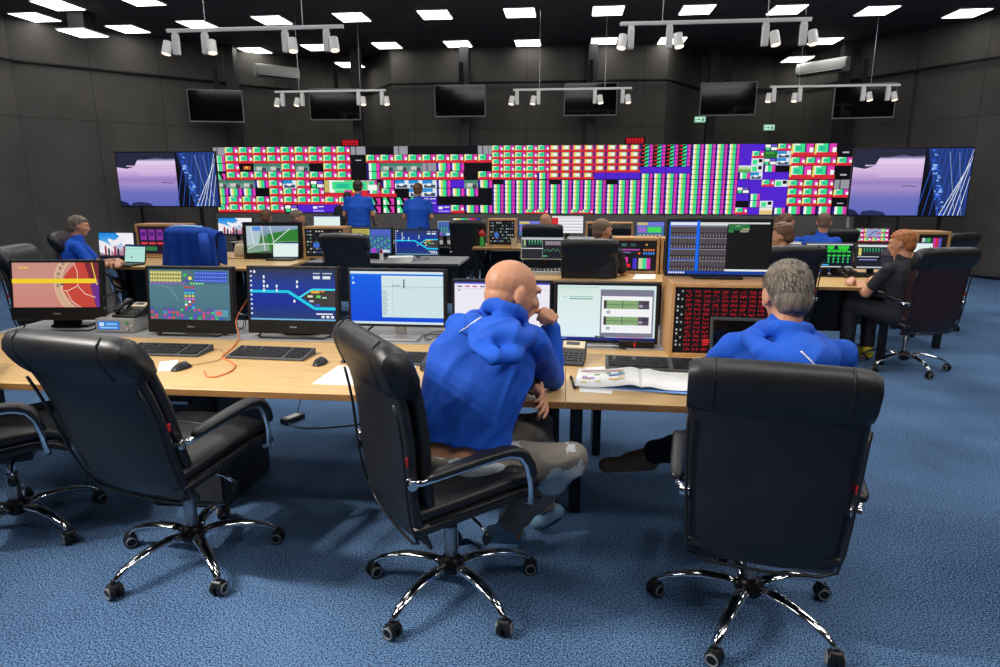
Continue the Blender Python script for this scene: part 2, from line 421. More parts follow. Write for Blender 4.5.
# ================================================================== AIR CONDITIONERS
def aircon(lab, px, py, Y, rz, w):
    p=ay(px,py,Y); t=thing('air_conditioner',lab,'air conditioner',p,rz)
    MB().loft([[V((x,0,-.14)),V((x,-.12,-.14)),V((x,-.2,-.07)),V((x,-.21,.05)),V((x,-.17,.14)),V((x,0,.14))] for x in (-w/2,w/2)]).build('body','lightgrey',t,bevel=.015)
    MB().box((0,-.165,-.108),(w*.86,.012,.045),Matrix.Rotation(radians(-48),3,'X')).build('air_outlet','blackm',t)
    MB().box((0,-.196,-.085),(w*.86,.01,.014),Matrix.Rotation(radians(-48),3,'X')).build('louvre','white',t)
aircon('white wall air conditioner on the left wall above the hanging screens',275,73,15.0,radians(47),1.0)
aircon('white wall air conditioner high on the right wall under a light panel',825,68,15.5,radians(-50),1.12)
# ================================================================== HANGING SCREENS
def wall_tv(lab, x, z, y, rz, w=1.08, h=.64, tilt=1.5):
    t=thing('hanging_screen',lab,'screen',(x,y,z),rz,'switched-off screens hung above the screen wall')
    R=Matrix.Rotation(radians(tilt),3,'X')
    MB().box((0,0,0),(w,.05,h),R).build('bezel','bezelgrey',t,bevel=.006)
    MB().box(R@V((0,-.0255,.004)),(w-.03,.004,h-.035),R).build('screen','tvblack',t)
    MB().box((0,.11,.0),(.12,.2,.12)).box((0,.2,.3),(.09,.05,1.0)).build('bracket','blackm',t)
for lab,(px,py),Y,rz in [('dark hanging screen at the far left above the left big television',(216,106),13.5,.25),
    ('dark hanging screen second from left, behind the far left track',(335,104.5),14.2,.1),
    ('dark hanging screen third from left, above the standing men',(460,101),14.25,0),
    ('dark hanging screen behind the far centre spotlight track',(590.5,99.5),14.25,0),
    ('dark hanging screen with bright reflections, fifth from left',(728,99),14.2,-.08),
    ('dark hanging screen at far right behind the far right track',(864,101),13.9,-.18)]:
    p=ay(px,py,Y); wall_tv(lab,p.x,p.z,Y,rz)
# ================================================================== BIG TELEVISIONS
def bigtv(lab, px0, px1, py0, py1, Y, rz):
    a=ay((px0+px1)/2,(py0+py1)/2,Y); w=ay(px1,180,Y).x-ay(px0,180,Y).x; h=ay(500,py0,Y).z-ay(500,py1,Y).z
    w/=cos(rz)
    t=thing('television',lab,'television',(a.x,Y,0),rz,'large televisions beside the screen wall')
    MB().box((0,.03,a.z),(w,.05,h)).build('housing','black',t,bevel=.006)
    MB().box((-w*.3,.05,(a.z-h/2)/2),(.06,.05,a.z-h/2)).box((w*.3,.05,(a.z-h/2)/2),(.06,.05,a.z-h/2)).box((0,.05,.02),(w*.8,.5,.04)).build('stand','black',t,bevel=.004)
    sw=w-.035; sh=h-.045; c=Canvas(sw,sh)
    c.grad(0,0,.62,1,[(0,(60,58,92)),(.12,(96,88,130)),(.16,(226,206,238)),(.3,(222,190,228)),(.45,(176,148,206)),(.5,(150,128,188)),(.58,(164,142,200)),(.75,(112,112,186)),(1,(92,104,186))],40)
    c.poly([(0,0),(.62,0),(.62,.1),(.5,.12),(.42,.09),(.3,.13),(.22,.13),(.18,.26),(.1,.3),(0,.27)],(38,40,60))
    for i in range(16): c.rect(.1+.03*i,.24+.04*(i%5),.3+.03*i,.26+.04*(i%5),(208,180,222))
    c.poly([(.1,1),(.12,.94),(.2,.92),(.3,.95),(.33,1)],(40,46,86)); c.poly([(0,1),(0,.9),(.06,.93),(.1,1)],(30,36,70))
    c.path([(.44,.56),(.5,.555),(.56,.57)],.012,(70,64,110))
    c.rect(.6,0,1,1,(16,22,46))
    c.poly([(.6,0),(.72,1),(.6,1)],(12,12,22))
    c.poly([(.62,0),(1,0),(1,1),(.76,1)],(34,56,118))
    rnd=random.Random(3)
    for i in range(46):
        v=rnd.random(); u=.63+.13*v+.05*rnd.random()
        c.rect(u,v,u+.012+.03*rnd.random(),v+.02,rnd.choice([(60,110,225),(90,150,245),(40,80,190),(150,190,250)]))
    for i in range(10):
        u=.7+.04*i; c.line((u,.0),(u-.12+.02*i,1),.012,(40,84,190))
    for k,(u0,u1) in enumerate([(1.0,.86),(1.0,.9),(.98,.82),(.96,.78),(1.0,.94)]): c.line((u0,.02+.1*k),(u1,1),.014,(214,222,240))
    c.line((.8,.05),(.9,.9),.008,(150,170,210)); c.line((.88,.05),(.97,1),.01,(120,140,190))
    c.build('screen',t,(0,.0035,a.z))
bigtv('large television left of the screen wall showing a bridge and purple water',117,217,150,209,12.0,0.0)
bigtv('large television right of the screen wall showing a bridge and purple water',850,970,149.5,215,12.2,0.0)
# ================================================================== VIDEO WALL
VX0=ay(215.5,180,VY).x; VX1=ay(851,180,VY).x
VZ1=2.485; VZ0=1.085; VH=VZ1-VZ0; VW=VX1-VX0
wc=Canvas(VW,VH)
def U(px): return (ay(px,180,VY).x-VX0)/VW
G=(62,222,140); MG=(222,60,176); W_=(244,244,240); Y_=(228,216,96); RD=(214,40,56); DB=(38,30,120); VI=(82,36,206); BK=(14,12,18)
def tile(u0,v0,u1,v1,kind='t'):
    w=u1-u0; h=v1-v0
    def r(a,b,c_,d,col,L): wc.L=L; wc.rect(u0+w*a,v0+h*b,u0+w*c_,v0+h*d,col)
    k=kind
    if k=='t':
        r(0,0,1,1,RD,0); r(0,0,.09,.8,Y_,1); r(.09,0,.36,.66,W_,1); r(.36,0,.58,.66,G,1); r(.58,0,.64,.66,DB,1); r(.64,0,.94,.66,MG,1)
        r(.14,.1,.52,.62,G,2); r(.22,.22,.44,.52,(40,190,150),3); r(.78,.3,.95,.66,W_,2); r(.94,0,1,.66,BK,2)
    elif k=='r':
        r(0,0,1,1,RD,0); r(0,.02,.12,.72,(230,60,120),1); r(.12,.02,.34,.66,Y_,1); r(.34,.02,.72,.66,(120,214,140),1); r(.3,.12,.66,.56,W_,2); r(.72,.02,.86,.66,(200,60,120),1); r(.86,0,1,.66,DB,1)
    elif k=='b':
        r(0,0,1,1,BK,0); r(0,0,.16,1,DB,1); r(.16,0,.3,.94,W_,1); r(.3,0,.42,.94,Y_,1); r(.42,0,.68,.96,G,1); r(.68,0,.8,.94,(96,44,150),1); r(.8,0,1,.94,MG,1)
        r(0,.86,.2,.98,BK,2); r(.7,.3,.78,.62,VI,2); r(.04,.2,.12,.6,VI,2)
    elif k=='B':
        r(0,0,1,1,BK,0); r(.02,0,.18,.94,DB,1); r(.18,0,.36,.94,W_,1); r(.36,0,.7,.94,G,1); r(.7,0,.95,.94,MG,1)
    elif k=='d':
        r(0,0,1,1,BK,0); r(.3,0,.62,1,G,1); r(.05,.1,.3,.5,RD,1); r(.62,0,.72,1,VI,1); r(.72,.05,.95,.95,MG,1)
        wc.L=2; wc.poly([(u0+w*.3,v0+h*.2),(u0+w*.6,v0),(u0+w*.6,v0+h*.3),(u0+w*.3,v0+h*.75)],BK)
    elif k=='D':
        r(0,0,1,1,BK,0); r(.1,.1,.5,1,G,1); r(.5,.2,.9,1,MG,1); r(.12,.4,.3,1,W_,2)
        wc.L=3; wc.poly([(u0+w*.3,v0),(u0+w*.5,v0),(u0+w*.75,v0+h*.8),(u0+w*.6,v0+h)],BK)
    elif k=='v': r(0,0,1,1,VI,0); r(0,.9,1,1,(60,24,170),1)
    elif k=='x': r(0,0,1,1,BK,0)
    elif k=='X': r(0,0,1,1,BK,0); r(.3,.6,.7,.72,(180,180,180),1)
    elif k=='g': r(0,0,1,1,(150,150,160),0); r(.3,0,.4,1,(90,90,100),1)
    elif k=='s': r(0,0,1,1,(120,150,150),0); r(0,0,1,.4,(70,130,110),1); r(.2,.35,.6,.8,(200,200,190),1); r(.6,.5,.9,1,(70,70,80),2)
    elif k=='S': r(0,0,1,1,(220,232,240),0); r(0,0,.7,.45,(40,140,210),1); r(.1,.55,.9,.95,(60,80,110),1); r(.3,.4,.6,.7,(240,240,240),2)
    elif k=='f': r(0,0,1,1,(170,206,140),0); r(0,0,1,.3,(210,220,214),1); r(0,.6,1,1,(90,170,80),1)
    elif k=='o': r(0,0,1,1,BK,0); r(.25,.3,.8,.75,(190,90,40),1); r(.4,.35,.6,.6,(240,190,90),2)
    elif k=='m': r(0,0,1,1,(30,30,50),0); r(.05,.1,.45,.5,W_,1); r(.5,.1,.9,.4,(110,90,220),1); r(.1,.55,.4,.9,G,1); r(.5,.5,.95,.9,W_,2)
    elif k=='n': r(0,0,1,1,VI,0); r(.1,.2,.4,.5,W_,1); r(.5,.2,.9,.3,W_,1); r(.1,.7,.9,.85,(180,160,250),1); r(.6,.4,.8,.62,(70,60,220),2)
    elif k=='w': r(0,0,1,1,(226,230,236),0); r(.1,.2,.5,.9,G,1); r(.6,.1,.9,.6,BK,1)
    elif k=='y': r(0,0,1,1,(226,196,120),0); r(0,0,1,.4,(236,230,210),1)
    elif k=='G': r(0,0,1,1,(30,110,40),0); r(.1,.1,.8,.4,(60,160,60),1)
def grid(px0, step, rows, r0=0, nrow=8):
    for j,row in enumerate(rows):
        for i,k in enumerate(row):
            if k!='.': tile(U(px0+step*i),(r0+j)/nrow,U(px0+step*(i+1))-.0003,(r0+j+1)/nrow-.004,k)
# left block
grid(215.5,11.5,['g','B','B','D','s','b','b','t'])
grid(227,13.85,['ttttttttt','ttttttttt','tosstsxtt','ttttttttt','ssbtStm..','bbxtttt..','ttttttttt','ttttmvnvb'])
tile(U(324),.505,U(352),.7,'B'); tile(U(324),.5,U(380),.73,'t')
tile(U(352),.505,U(380),.73,'t')
wc.L=4; wc.rect(U(324),.70,U(396),.755,RD)
grid(352,14.8,['g','X','x','x'])
grid(367,13.9,['xxgxxxxxg','ttttttttt','Bsssgbbxx','Btttt.txt'.replace('.','t'),'..SSSbvsb'.replace('..','tB'),'..xSSbbbx'.replace('..','Bt'),'DDDDnxxxx','DDDbvntbb'])
# centre block
CW=11.39
grid(492,CW,['tttttrrrrrrrr']*4+['ttttbrrrrvvvv'],0,10.05)
for j in range(8):
    for i in range(13):
        v0=.503+.497*j/8; v1=.503+.497*(j+1)/8-.002; k='b'
        if j<1 and i in(0,5,10): k='x'
        if j>=7 and i in (3,4,7,8): k='t'
        tile(U(492+CW*i),v0,U(492+CW*(i+1))-.0002,v1,k)
grid(640,12.4,['dddd']*6,0,19)
for i in range(4):
    tile(U(640+12.4*i),.318,U(640+12.4*(i+1)),.41,'v')
    for j in range(8): tile(U(640+12.4*i),.413+.587*j/8,U(640+12.4*(i+1))-.0002,.413+.587*(j+1)/8-.002,'b')
for i in range(4):
    for j in range(14): tile(U(689.7+11.9*i),j/14,U(689.7+11.9*(i+1))-.0002,(j+1)/14-.002,'b')
# violet block
wc.L=0; wc.rect(U(737.5),0,U(788.5),1,VI)
FX=[737.5,750,762,775,788.5]
items=[(2,0,'m'),(3,0,'t'),(1,1,'t'),(2,1,'G'),(3,1,'S'),(1,2,'w'),(2,2,'m'),(3,2,'S'),(0,3,'f'),(1,3,'w'),(2,3,'B'),(3,3,'x'),(0,4,'B'),(1,4,'S'),(2,5,'t'),(3,5,'w'),(0,6,'m'),(1,7,'B'),(0,8,'x'),(0,9,'t'),(1,8,'B'),(2,8,'w'),(2,9,'y'),(3,9,'B')]
for ci,rj,k in items:
    wc_l=1
    u0,u1=U(FX[ci]),U(FX[ci+1]); n0=len(wc.p); tile(u0,rj/10,u1,(rj+1)/10-.004,k)
    for q in range(n0,len(wc.p)): wc.p[q]=(wc.p[q][0],wc.p[q][1],(wc.p[q][2] or 0)+1)
# right block
for j,(v0,v1) in enumerate([(0,.185),(.31,.5)]):
    tile(U(788.5),v0,U(811.5),v1-.004,'t'); tile(U(811.5),v0,U(834.5),v1-.004,'t')
for v0,v1,k in [(.19,.31,'t'),(.505,.62,'t'),(.625,.75,'t'),(.755,.875,'t'),(.88,1,'B')]:
    for i in range(3): tile(U(788.5+15.4*i),v0,U(788.5+15.4*(i+1))-.0003,v1-.004,k)
for v0,v1,k in [(0,.19,'X'),(.19,.31,'t'),(.315,.5,'X'),(.5,.63,'g'),(.635,.755,'t'),(.76,.875,'X'),(.88,1,'B')]:
    tile(U(835),v0,U(851),v1-.004,k)
# cut the picture into the 22 displays that show it
NX=11
def clip(poly, ax, val, keep_less):
    out=[]
    for a,b in zip(poly,poly[1:]+poly[:1]):
        ia=(a[ax]<=val) if keep_less else (a[ax]>=val); ib=(b[ax]<=val) if keep_less else (b[ax]>=val)
        if ia: out.append(a)
        if ia!=ib:
            t=(val-a[ax])/(b[ax]-a[ax]); out.append((a[0]+(b[0]-a[0])*t,a[1]+(b[1]-a[1])*t))
    return out
ordn=['first','second','third','fourth','fifth','sixth','seventh','eighth','ninth','tenth','eleventh']
for j in range(2):
    for i in range(NX):
        u0,u1=i/NX,(i+1)/NX; v0,v1=j/2,(j+1)/2
        w=VW/NX; h=VH/2
        t=thing('video_wall_display','%s-row display of the screen wall, %s from its left end'%(('upper','lower')[j],ordn[i]),'display',(VX0+VW*(u0+u1)/2,VY,VZ1-VH*(v0+v1)/2),0,'displays tiled into the screen wall')
        MB().box((0,.045,0),(w-.004,.08,h-.004)).build('housing','black',t)
        c=Canvas(w-.006,h-.006)
        for pts,col,L in wc.p:
            us=[p[0] for p in pts]; vs_=[p[1] for p in pts]
            if max(us)<=u0 or min(us)>=u1 or max(vs_)<=v0 or min(vs_)>=v1: continue
            q=clip(clip(clip(clip(pts,0,u0,False),0,u1,True),1,v0,False),1,v1,True)
            if len(q)<3: continue
            c.L=L; c.poly([((a-u0)/(u1-u0),(b-v0)/(v1-v0)) for a,b in q],col)
        c.build('screen',t,(0,.0035,0))
# red clock rows on top of the wall
for lab,px in [('small red digit clock on top of the screen wall, left one',350.5),('small red digit clock on top of the screen wall, right one',635)]:
    p=ay(px,143,VY); t=thing('digit_clock',lab,'clock',(p.x,VY+.03,VZ1+.002),0,'red clocks on the screen wall')
    MB().box((0,0,.075),(.42,.05,.15)).build('case','blackm',t,bevel=.005)
    c=Canvas(.4,.13); c.rect(0,0,1,1,(24,6,8))
    for k in range(6):
        u=.06+.15*k
        for seg in [(0,.1,.1,.2),(0,.42,.1,.54),(0,.78,.1,.9),(0,.1,.03,.5),(.07,.1,.1,.5),(.07,.5,.1,.9)]+([(0,.5,.03,.9)] if k%2 else []):
            c.rect(u+seg[0],seg[1],u+seg[2],seg[3],(235,24,40))
    c.build('digits',t,(0,-.0262,.075))
for lab,px,py,Y in [('small green exit sign on the back wall below the fifth hanging screen',700,119.5,15.3),('small green exit sign on the wall left of the far right track',769,127.5,15.8)]:
    p=ay(px,py,Y); t=thing('exit_sign',lab,'sign',p,0,'green exit signs')
    MB().box((0,0,0),(.24,.05,.13)).build('case','signgreen',t,bevel=.004)
    c=Canvas(.21,.1); c.rect(0,0,1,1,(190,232,212)); c.poly([(.1,.45),(.4,.45),(.4,.25),(.55,.5),(.4,.75),(.4,.58),(.1,.58)],(20,120,80)); c.disc(.78,.26,.012,(20,120,80)); c.poly([(.7,.38),(.86,.38),(.92,.9),(.82,.9),(.78,.6),(.7,.9),(.62,.86)],(20,120,80))
    c.build('pictogram',t,(0,-.0255,0))

p=ay(865,219,12.5); t=thing('bracket_frame','pale bent frame on the floor stand below the right large television','frame',(p.x,12.5,0),0)
MB().tube([(-.28,0,.0),(-.28,0,p.z+.06),(-.26,0,p.z+.09),(.3,0,p.z+.09)],.03,8).build('tube','lightgrey',t,smooth=True)
MB().box((-.28,0,.01),(.3,.3,.02)).build('foot','lightgrey',t,bevel=.003)
MB().box((.02,-.04,p.z+.1),(.16,.06,.07)).build('black_box','black',t,bevel=.004)
# ================================================================== OFFICE CHAIR
def chair_proto(leather='leather', h=0.0):
    t=bpy.data.objects.new('office_chair',None); COL.objects.link(t); t.empty_display_size=.1
    L=leather
    # five star base
    MB().tube([(0,0,.085),(0,0,.10),(0,0,.15),(0,0,.165)],[.03,.05,.045,.03],20).build('hub','black',t,smooth=True)
    for k in range(5):
        a=radians(18+72*k); d=V((cos(a),sin(a),0))
        pts=[];rs=[]
        for r,z,w in [(.035,.125,.027),(.10,.138,.027),(.18,.136,.025),(.25,.122,.022),(.315,.10,.019),(.345,.078,.016),(.352,.066,.014)]:
            pts.append(d*r+V((0,0,z))); rs.append(w)
        MB().tube(pts,rs,12,.62).build('leg','chrome',t,smooth=True)
        c=d*.357; tx=V((-d.y,d.x,0)); ang=radians(37*k); tx=V((cos(a+ang+1.2),sin(a+ang+1.2),0))
        cb=MB().cyl(c+V((0,0,.04)),c+V((0,0,.078)),.011,n=10)
        for s in (-1,1): cb.tube([c+tx*(s*.006)+V((0,0,.03)),c+tx*(s*.009)+V((0,0,.03)),c+tx*(s*.024)+V((0,0,.03)),c+tx*(s*.027)+V((0,0,.03))],[.026,.0298,.0298,.026],20)
        cb.tube([c+tx*-.02+V((0,0,.045)),c+tx*.02+V((0,0,.045))],.024,12)
        co=cb.build('caster','black',t,smooth=False,bevel=.002)
        for s in (-1,1):
            q=tx.cross(V((0,0,1))); rb=MB()
            rb.tube([c+tx*(s*.0272)+V((0,0,.03))+(q*cos(2*pi*i/20)+V((0,0,1))*sin(2*pi*i/20))*.021 for i in range(21)],.0042,6)
            rb.build('wheel_ring','rubber',co,smooth=True)
    MB().cyl((0,0,.16),(0,0,.30),.027).build('gas_lift_sleeve','steel',t,smooth=True,bevel=.003)
    MB().cyl((0,0,.20),(0,0,.40+h),.017).build('gas_lift_rod','chrome',t,smooth=True)
    # mechanism + lever
    MB().box((0,-.01,.395+h),(.17,.24,.045)).build('tilt_mechanism','black',t,bevel=.01)
    lv=MB().tube([(.07,.03,.39+h),(.17,.04,.375+h),(.215,.045,.35+h)],.007,8).build('lever','chrome',t,smooth=True)
    MB().ell((.225,.046,.335+h),(.014,.02,.026)).build('lever_knob','black',lv,smooth=True)
    # seat: lower shell and cushion
    def seat_sec(y):
        tt=(y+.26)/.54
        z=.452+.055*tt - (.05*max(0,(tt-.82)/.18)**2)
        return z
    def seat_loft(off,a,b,e,ys,endsc):
        rings=[]
        for i,y in enumerate(ys):
            k=endsc.get(i,1)
            rings.append(sring((0,y,seat_sec(min(y,.27))+off+h),(1,0,0),(0,0,1),a*(.90+.10*k if k<1 else 1),b*k,e))
        return rings
    ys=[-.262,-.255,-.24,-.2,-.12,-.03,.06,.14,.2,.24,.265,.28,.287]
    es={0:.35,1:.7,2:.9,10:.92,11:.7,12:.35}
    MB().loft(seat_loft(0,.262,.036,3.2,ys,es)).build('seat_shell',L,t,smooth=True)
    so=MB().loft(seat_loft(.05,.25,.045,3,[y*.97 for y in ys],es)).build('seat',L,t,smooth=True)
    pp=[]
    for (x,y) in [(-.255,-.2),(-.262,0),(-.262,.15),(-.25,.235),(-.2,.275),(0,.287),(.2,.275),(.25,.235),(.262,.15),(.262,0),(.255,-.2)]:
        pp.append((x,y,seat_sec(y)+.022+h))
    MB().tube(pp,.006,6).build('piping',L,so,smooth=True)
    for yy in (-.06,.09): MB().tube([(x,yy,seat_sec(yy)+.092+h-.012*(abs(x)/.2)**3) for x in (-.2,-.1,0,.1,.2)],.005,6).build('seam',L,so,smooth=True)
    # back
    prof=[(.38,-.205),(.41,-.232),(.50,-.262),(.60,-.275),(.70,-.281),(.80,-.288),(.90,-.302),(.98,-.320),(1.05,-.340),(1.12,-.362)]
    def back(z):
        for (z0,y0),(z1,y1) in zip(prof,prof[1:]):
            if z0<=z<=z1: return y0+(y1-y0)*(z-z0)/(z1-z0)
        return prof[0][1] if z<prof[0][0] else prof[-1][1]
    def width(z): return .246+.026*min(1,max(0,(z-.40)/.4))**.7+.006*max(0,(z-.8)/.3)
    def back_loft(off,b,wsc,zs,e,curve):
        rings=[]
        for i,z in enumerate(zs):
            dz=.01; d=V((0,back(min(z+dz,1.12))-back(max(z-dz,.4)),2*dz)).normalized(); n=V((0,d.z,-d.y))
            k=1
            if i==0 or i==len(zs)-1: k=.4
            elif i==1 or i==len(zs)-2: k=.8
            r=sring(V((0,back(z),z+h))+n*off,(1,0,0),n,width(z)*wsc*(.93+.07*k),b*k,e,36)
            r=[p+n*(curve*(p.x/.27)**2) for p in r]
            rings.append(r)
        return rings
    zs=[.375,.385,.42,.5,.6,.7,.8,.9,.98,1.05,1.1,1.115]
    bo=MB().loft(back_loft(0,.026,1,zs,3.6,.022)).build('backrest',L,t,smooth=True)
    zs2=[.47,.48,.52,.58,.65,.73,.8,.88,.96,1.03,1.08,1.095]
    MB().loft(back_loft(.058,.042,.93,zs2,2.8,.03)).build('back_cushion',L,t,smooth=True)
    # piping round the back panel
    pz=[.41,.5,.6,.7,.8,.88,.95]
    pts=[]
    for z in reversed(pz): pts.append((-width(z)*.985,back(z)-.012,z+h))
    for x in (-.19,-.1,0,.1,.19): pts.append((x,back(.4)-.018,.384+h-.012*(1-(x/.2)**2)))
    for z in pz: pts.append((width(z)*.985,back(z)-.012,z+h))
    MB().tube(pts,.006,6).build('piping',L,bo,smooth=True)
    # headrest roll wrapped over the top
    rings=[]
    for x in [-.28,-.276,-.262,-.23,-.15,-.05,.05,.15,.23,.262,.276,.28]:
        q=abs(x)/.285; k=1 if q<.9 else (.95 if q<.95 else (.84 if q<.99 else .66)); bow=.022*(1-q*q)
        r=[]
        shape=[(-.031,1.0),(-.034,1.02),(-.036,1.05),(-.036,1.09),(-.024,1.125),(.0,1.145),(.04,1.14),(.075,1.115),(.095,1.07),(.098,1.02),(.085,.97),(.05,.945),(0,.955),(-.022,.985)]
        for (dy,z) in shape:
            zz=z-(bow if z<1.0 else -bow*.4)
            cz=1.04; yy=back(min(1.08,max(.94,z)))
            r.append(V((x, yy+dy*k+.022*(x/.27)**2*.6, h+cz+(zz-cz)*k)))
        rings.append(r)
    hd=MB().loft(rings).build('headrest',L,t,smooth=True)
    for s in (-1,1): MB().tube([V((s*.2,back(min(1.08,max(.94,z)))+dy*1.02+.012,h+z)) for dy,z in [(-.033,.985),(-.036,1.02),(-.038,1.05),(-.038,1.09),(-.026,1.135),(.0,1.155)]],.0035,6).build('seam',L,hd,smooth=True)
    # arms
    for s in (-1,1):
        X=s*.295
        ap=[(s*.262,-.27,.655+h),(s*.288,-.24,.66+h),(X,-.12,.675+h),(X,.02,.688+h),(X,.10,.69+h),(X,.15,.674+h),(X,.178,.635+h),(X,.195,.56+h),(s*.288,.205,.475+h),(s*.262,.205,.462+h)]
        ao=MB().tube(ap,.0125,10).build('arm_frame','chrome',t,smooth=True)
        pp=[(X,-.225,.676+h),(X,-.2,.682+h),(X,-.1,.695+h),(X,0,.706+h),(X,.08,.712+h),(X,.13,.705+h),(X,.168,.682+h),(X+0,.192,.642+h),(X,.205,.60+h),(X,.209,.585+h)]
        rr=[.015,.026,.03,.031,.031,.031,.03,.029,.026,.014]
        rings=[]
        for i,p in enumerate(pp):
            p=V(p); d=(V(pp[min(i+1,9)])-V(pp[max(i-1,0)])).normalized(); n=V((1,0,0)).cross(d).normalized()
            rings.append(sring(p,(1,0,0),n,rr[i],rr[i]*.52,3,16))
        MB().loft(rings).build('arm_pad',L,t,smooth=True)
        MB().cyl((s*.25,-.27,.654+h),(s*.285,-.27,.654+h),.02,n=14).build('arm_bolt','chrome',ao,smooth=False,bevel=.003)
    MB().box((.2625,-.287,.735+h),(.006,.018,.032)).build('maker_tag','redp',t,bevel=.002)
    tg=t.children[-1]; tg['label']='small red tag on the side of the backrest'; tg.rotation_euler=(0,0,0)
    return t
CH={}
CH['a']=chair_proto('leather',0.0); CH['r']=None
used=set()
def chair(lab, x, y, rz, leather='a', star=0, up=0, recline=0):
    if leather=='a' and 'a' not in used: t=CH['a']; used.add('a')
    else: t=copy_tree(CH['a'])
    t.location=(x,y,0); t.rotation_euler=(0,0,radians(rz))
    if leather=='r':
        for c in t.children:
            if c.name.split('.')[0] in('backrest','seat','back_cushion'):
                c.data=c.data.copy(); c.data.materials[0]=M['leather_reflection']
    for c in t.children:
        n=c.name.split('.')[0]
        if n in('leg','caster'): c.rotation_euler=(0,0,radians(star))
        elif n not in('hub','gas_lift_sleeve'): c.location=V((0,0,up))
        if recline and n in('backrest','back_cushion','headrest','maker_tag'):
            pv=V((0,-.22,.45)); Rr=Matrix.Rotation(radians(recline),3,'X')
            if n=='maker_tag': c.location=V((0,-.02,up))
            else: c.rotation_euler=(radians(recline),0,0); c.location=pv-Rr@pv+V((0,0,up))
    return tag(t,lab,'chair',None,None)
chair('black leather chair on the right, its back filling the foreground below the grey-haired man',.735,2.36,-11,star=15,up=-.035)
chair('black leather swivel chair the bald man in blue sits on, seen from the side',-.455,2.39,-54,star=62)
chair('empty black leather chair before the left computers, red tag on its back',-1.66,2.51,-13,star=22,up=.035,recline=12)
chair('black chair cut off by the left picture edge, only seat, arm and base showing',-2.66,2.66,-57,star=23)
def chair_top(lab, px, py, rz, z=1.12, leather='a'):
    p=az(px,py,z); c=p+fwd(radians(rz))*.36
    return chair(lab,c.x,c.y,rz,leather)
chair('black leather chair on the right of the aisle under the ginger-haired man',3.12,6.2,15,'r',star=30)
chair_top('empty black chair at far right by the wall, turned to the left',966,241,32,1.06)
chair_top('black leather chair back behind the two left front monitors, standing in the aisle',342,236,-6)
chair_top('empty black chair in the middle distance beside the wooden equipment box',467,224,0,1.09)
chair_top('black leather chair the man in black shirt is sitting on',590,246,4,1.08)
chair_top('black chair behind the tall monitor, with a seated man with cropped hair',798,249,14,1.12)
chair('black high-back chair in the far row, left of two, by the bald seated man',-.36,9.3,0)
chair('black high-back chair in the far row, right of two, behind the man in black',.55,9.3,0)
chair_top('black chair in the far right row of the man in blue leaning over',838,233,10,1.1)
chair_top('black chair, back tinted with painted reflection, of the older man in blue polo at left',54,240,-62,1.06,'r')
chair('dark empty chair at the far left edge behind the football screen',-4.55,5.35,-75)
JC=az(190,234,1.12); chair('chair covered by a blue jacket behind the left computers',JC.x,JC.y+.38,-4)
# ------------------------------------------------------------------ jacket over the chair
def jacket():
    t=bpy.data.meshes.new('jacket'); nx,nv=44,40; vs=[];fs=[]
    def prof(v):  # v 0 at front hem .. 1 rear hem
        L=v*1.02
        if L<.34: return (.14-.02, .80+L)
        if L<.52:
            a=(L-.34)/.18*pi; return (.03+.09*cos(a), 1.14+.05*sin(a))
        return (-.06-.03*(L-.52), 1.14-(L-.52))
    for j in range(nv):
        for i in range(nx):
            u=i/(nx-1)*2-1; v=j/(nv-1); y,z=prof(v)
            x=u*(.335+.012*sin(9*v)); rear=max(0,(v-.5)*2)
            fold=.034*rear*sin(u*13+2*sin(v*3))-.10*max(0,abs(u)-.72)/.28+.02*rear*noise.noise(V((u*3,v*3,1)))
            z-= .06*max(0,abs(u)-.7)/.3*(1-.0*v)+.02*rear*sin(u*5)
            vs.append((x, -.40+.0+y-fold, z))
    for j in range(nv-1):
        for i in range(nx-1): fs.append((j*nx+i,j*nx+i+1,(j+1)*nx+i+1,(j+1)*nx+i))
    t.from_pydata(vs,[],fs); t.materials.append(M['bluej'])
    for p in t.polygons: p.use_smooth=True
    o=bpy.data.objects.new('jacket',t); COL.objects.link(o)
    m=o.modifiers.new('s','SOLIDIFY'); m.thickness=.014; m=o.modifiers.new('u','SUBSURF'); m.levels=1; m.render_levels=1
    o.location=(JC.x,JC.y+.38,0); o.rotation_euler=(0,0,radians(-4))
    tag(o,'blue jacket draped over a chair back behind the left computers','jacket')
    # hanging sleeve
    s=MB().tube([(.25,-.47,1.13),(.29,-.52,1.0),(.3,-.53,.85),(.29,-.52,.70)],[.05,.06,.055,.05],14,.6).build('sleeve','bluej',o,smooth=True)
    MB().tube([(-.2,-.395,1.195),(-.1,-.40,1.205),(.1,-.40,1.205),(.2,-.395,1.195)],.018,10).build('collar','bluetrim',o,smooth=True)
jacket()
# ================================================================== DESKS
DZ=.75
def desk(lab, x0,x1,y0,y1, z=DZ, legs=True, rz=0, group=None, mt='wood', panel=True, inset=.09):
    cx,cy=(x0+x1)/2,(y0+y1)/2; w,d=x1-x0,y1-y0
    t=thing('desk',lab,'desk',(cx,cy,0),rz,group)
    MB().box((0,0,z-.016),(w-.001,d,.032)).build('desktop',mt,t,bevel=.004)
    MB().box((0,-d/2-.0012,z-.017),(w-.001,.004,.03)).build('edge_band','woodedge' if mt=='wood' else 'darkgrey',t,bevel=.0015)
    if legs:
        for sx in (-1,1):
            for sy in (-1,1):
                MB().box((sx*(w/2-.06),sy*(d/2-(inset if sy<0 else .09)),(z-.03)/2),(.06,.06,z-.034)).build('leg','black',t,bevel=.004)
        MB().box((0,d/2-.09,z-.07),(w-.18,.03,.06)).build('crossbar','black',t)
    if panel: MB().box((0,d/2-.04,z/2),(w-.1,.018,z-.25)).build('modesty_panel','darkgrey',t)
    return t
desk('long beech-topped front desk on the left with the three left computers',-3.6,0.0,2.67,3.62,panel=False,inset=.46)
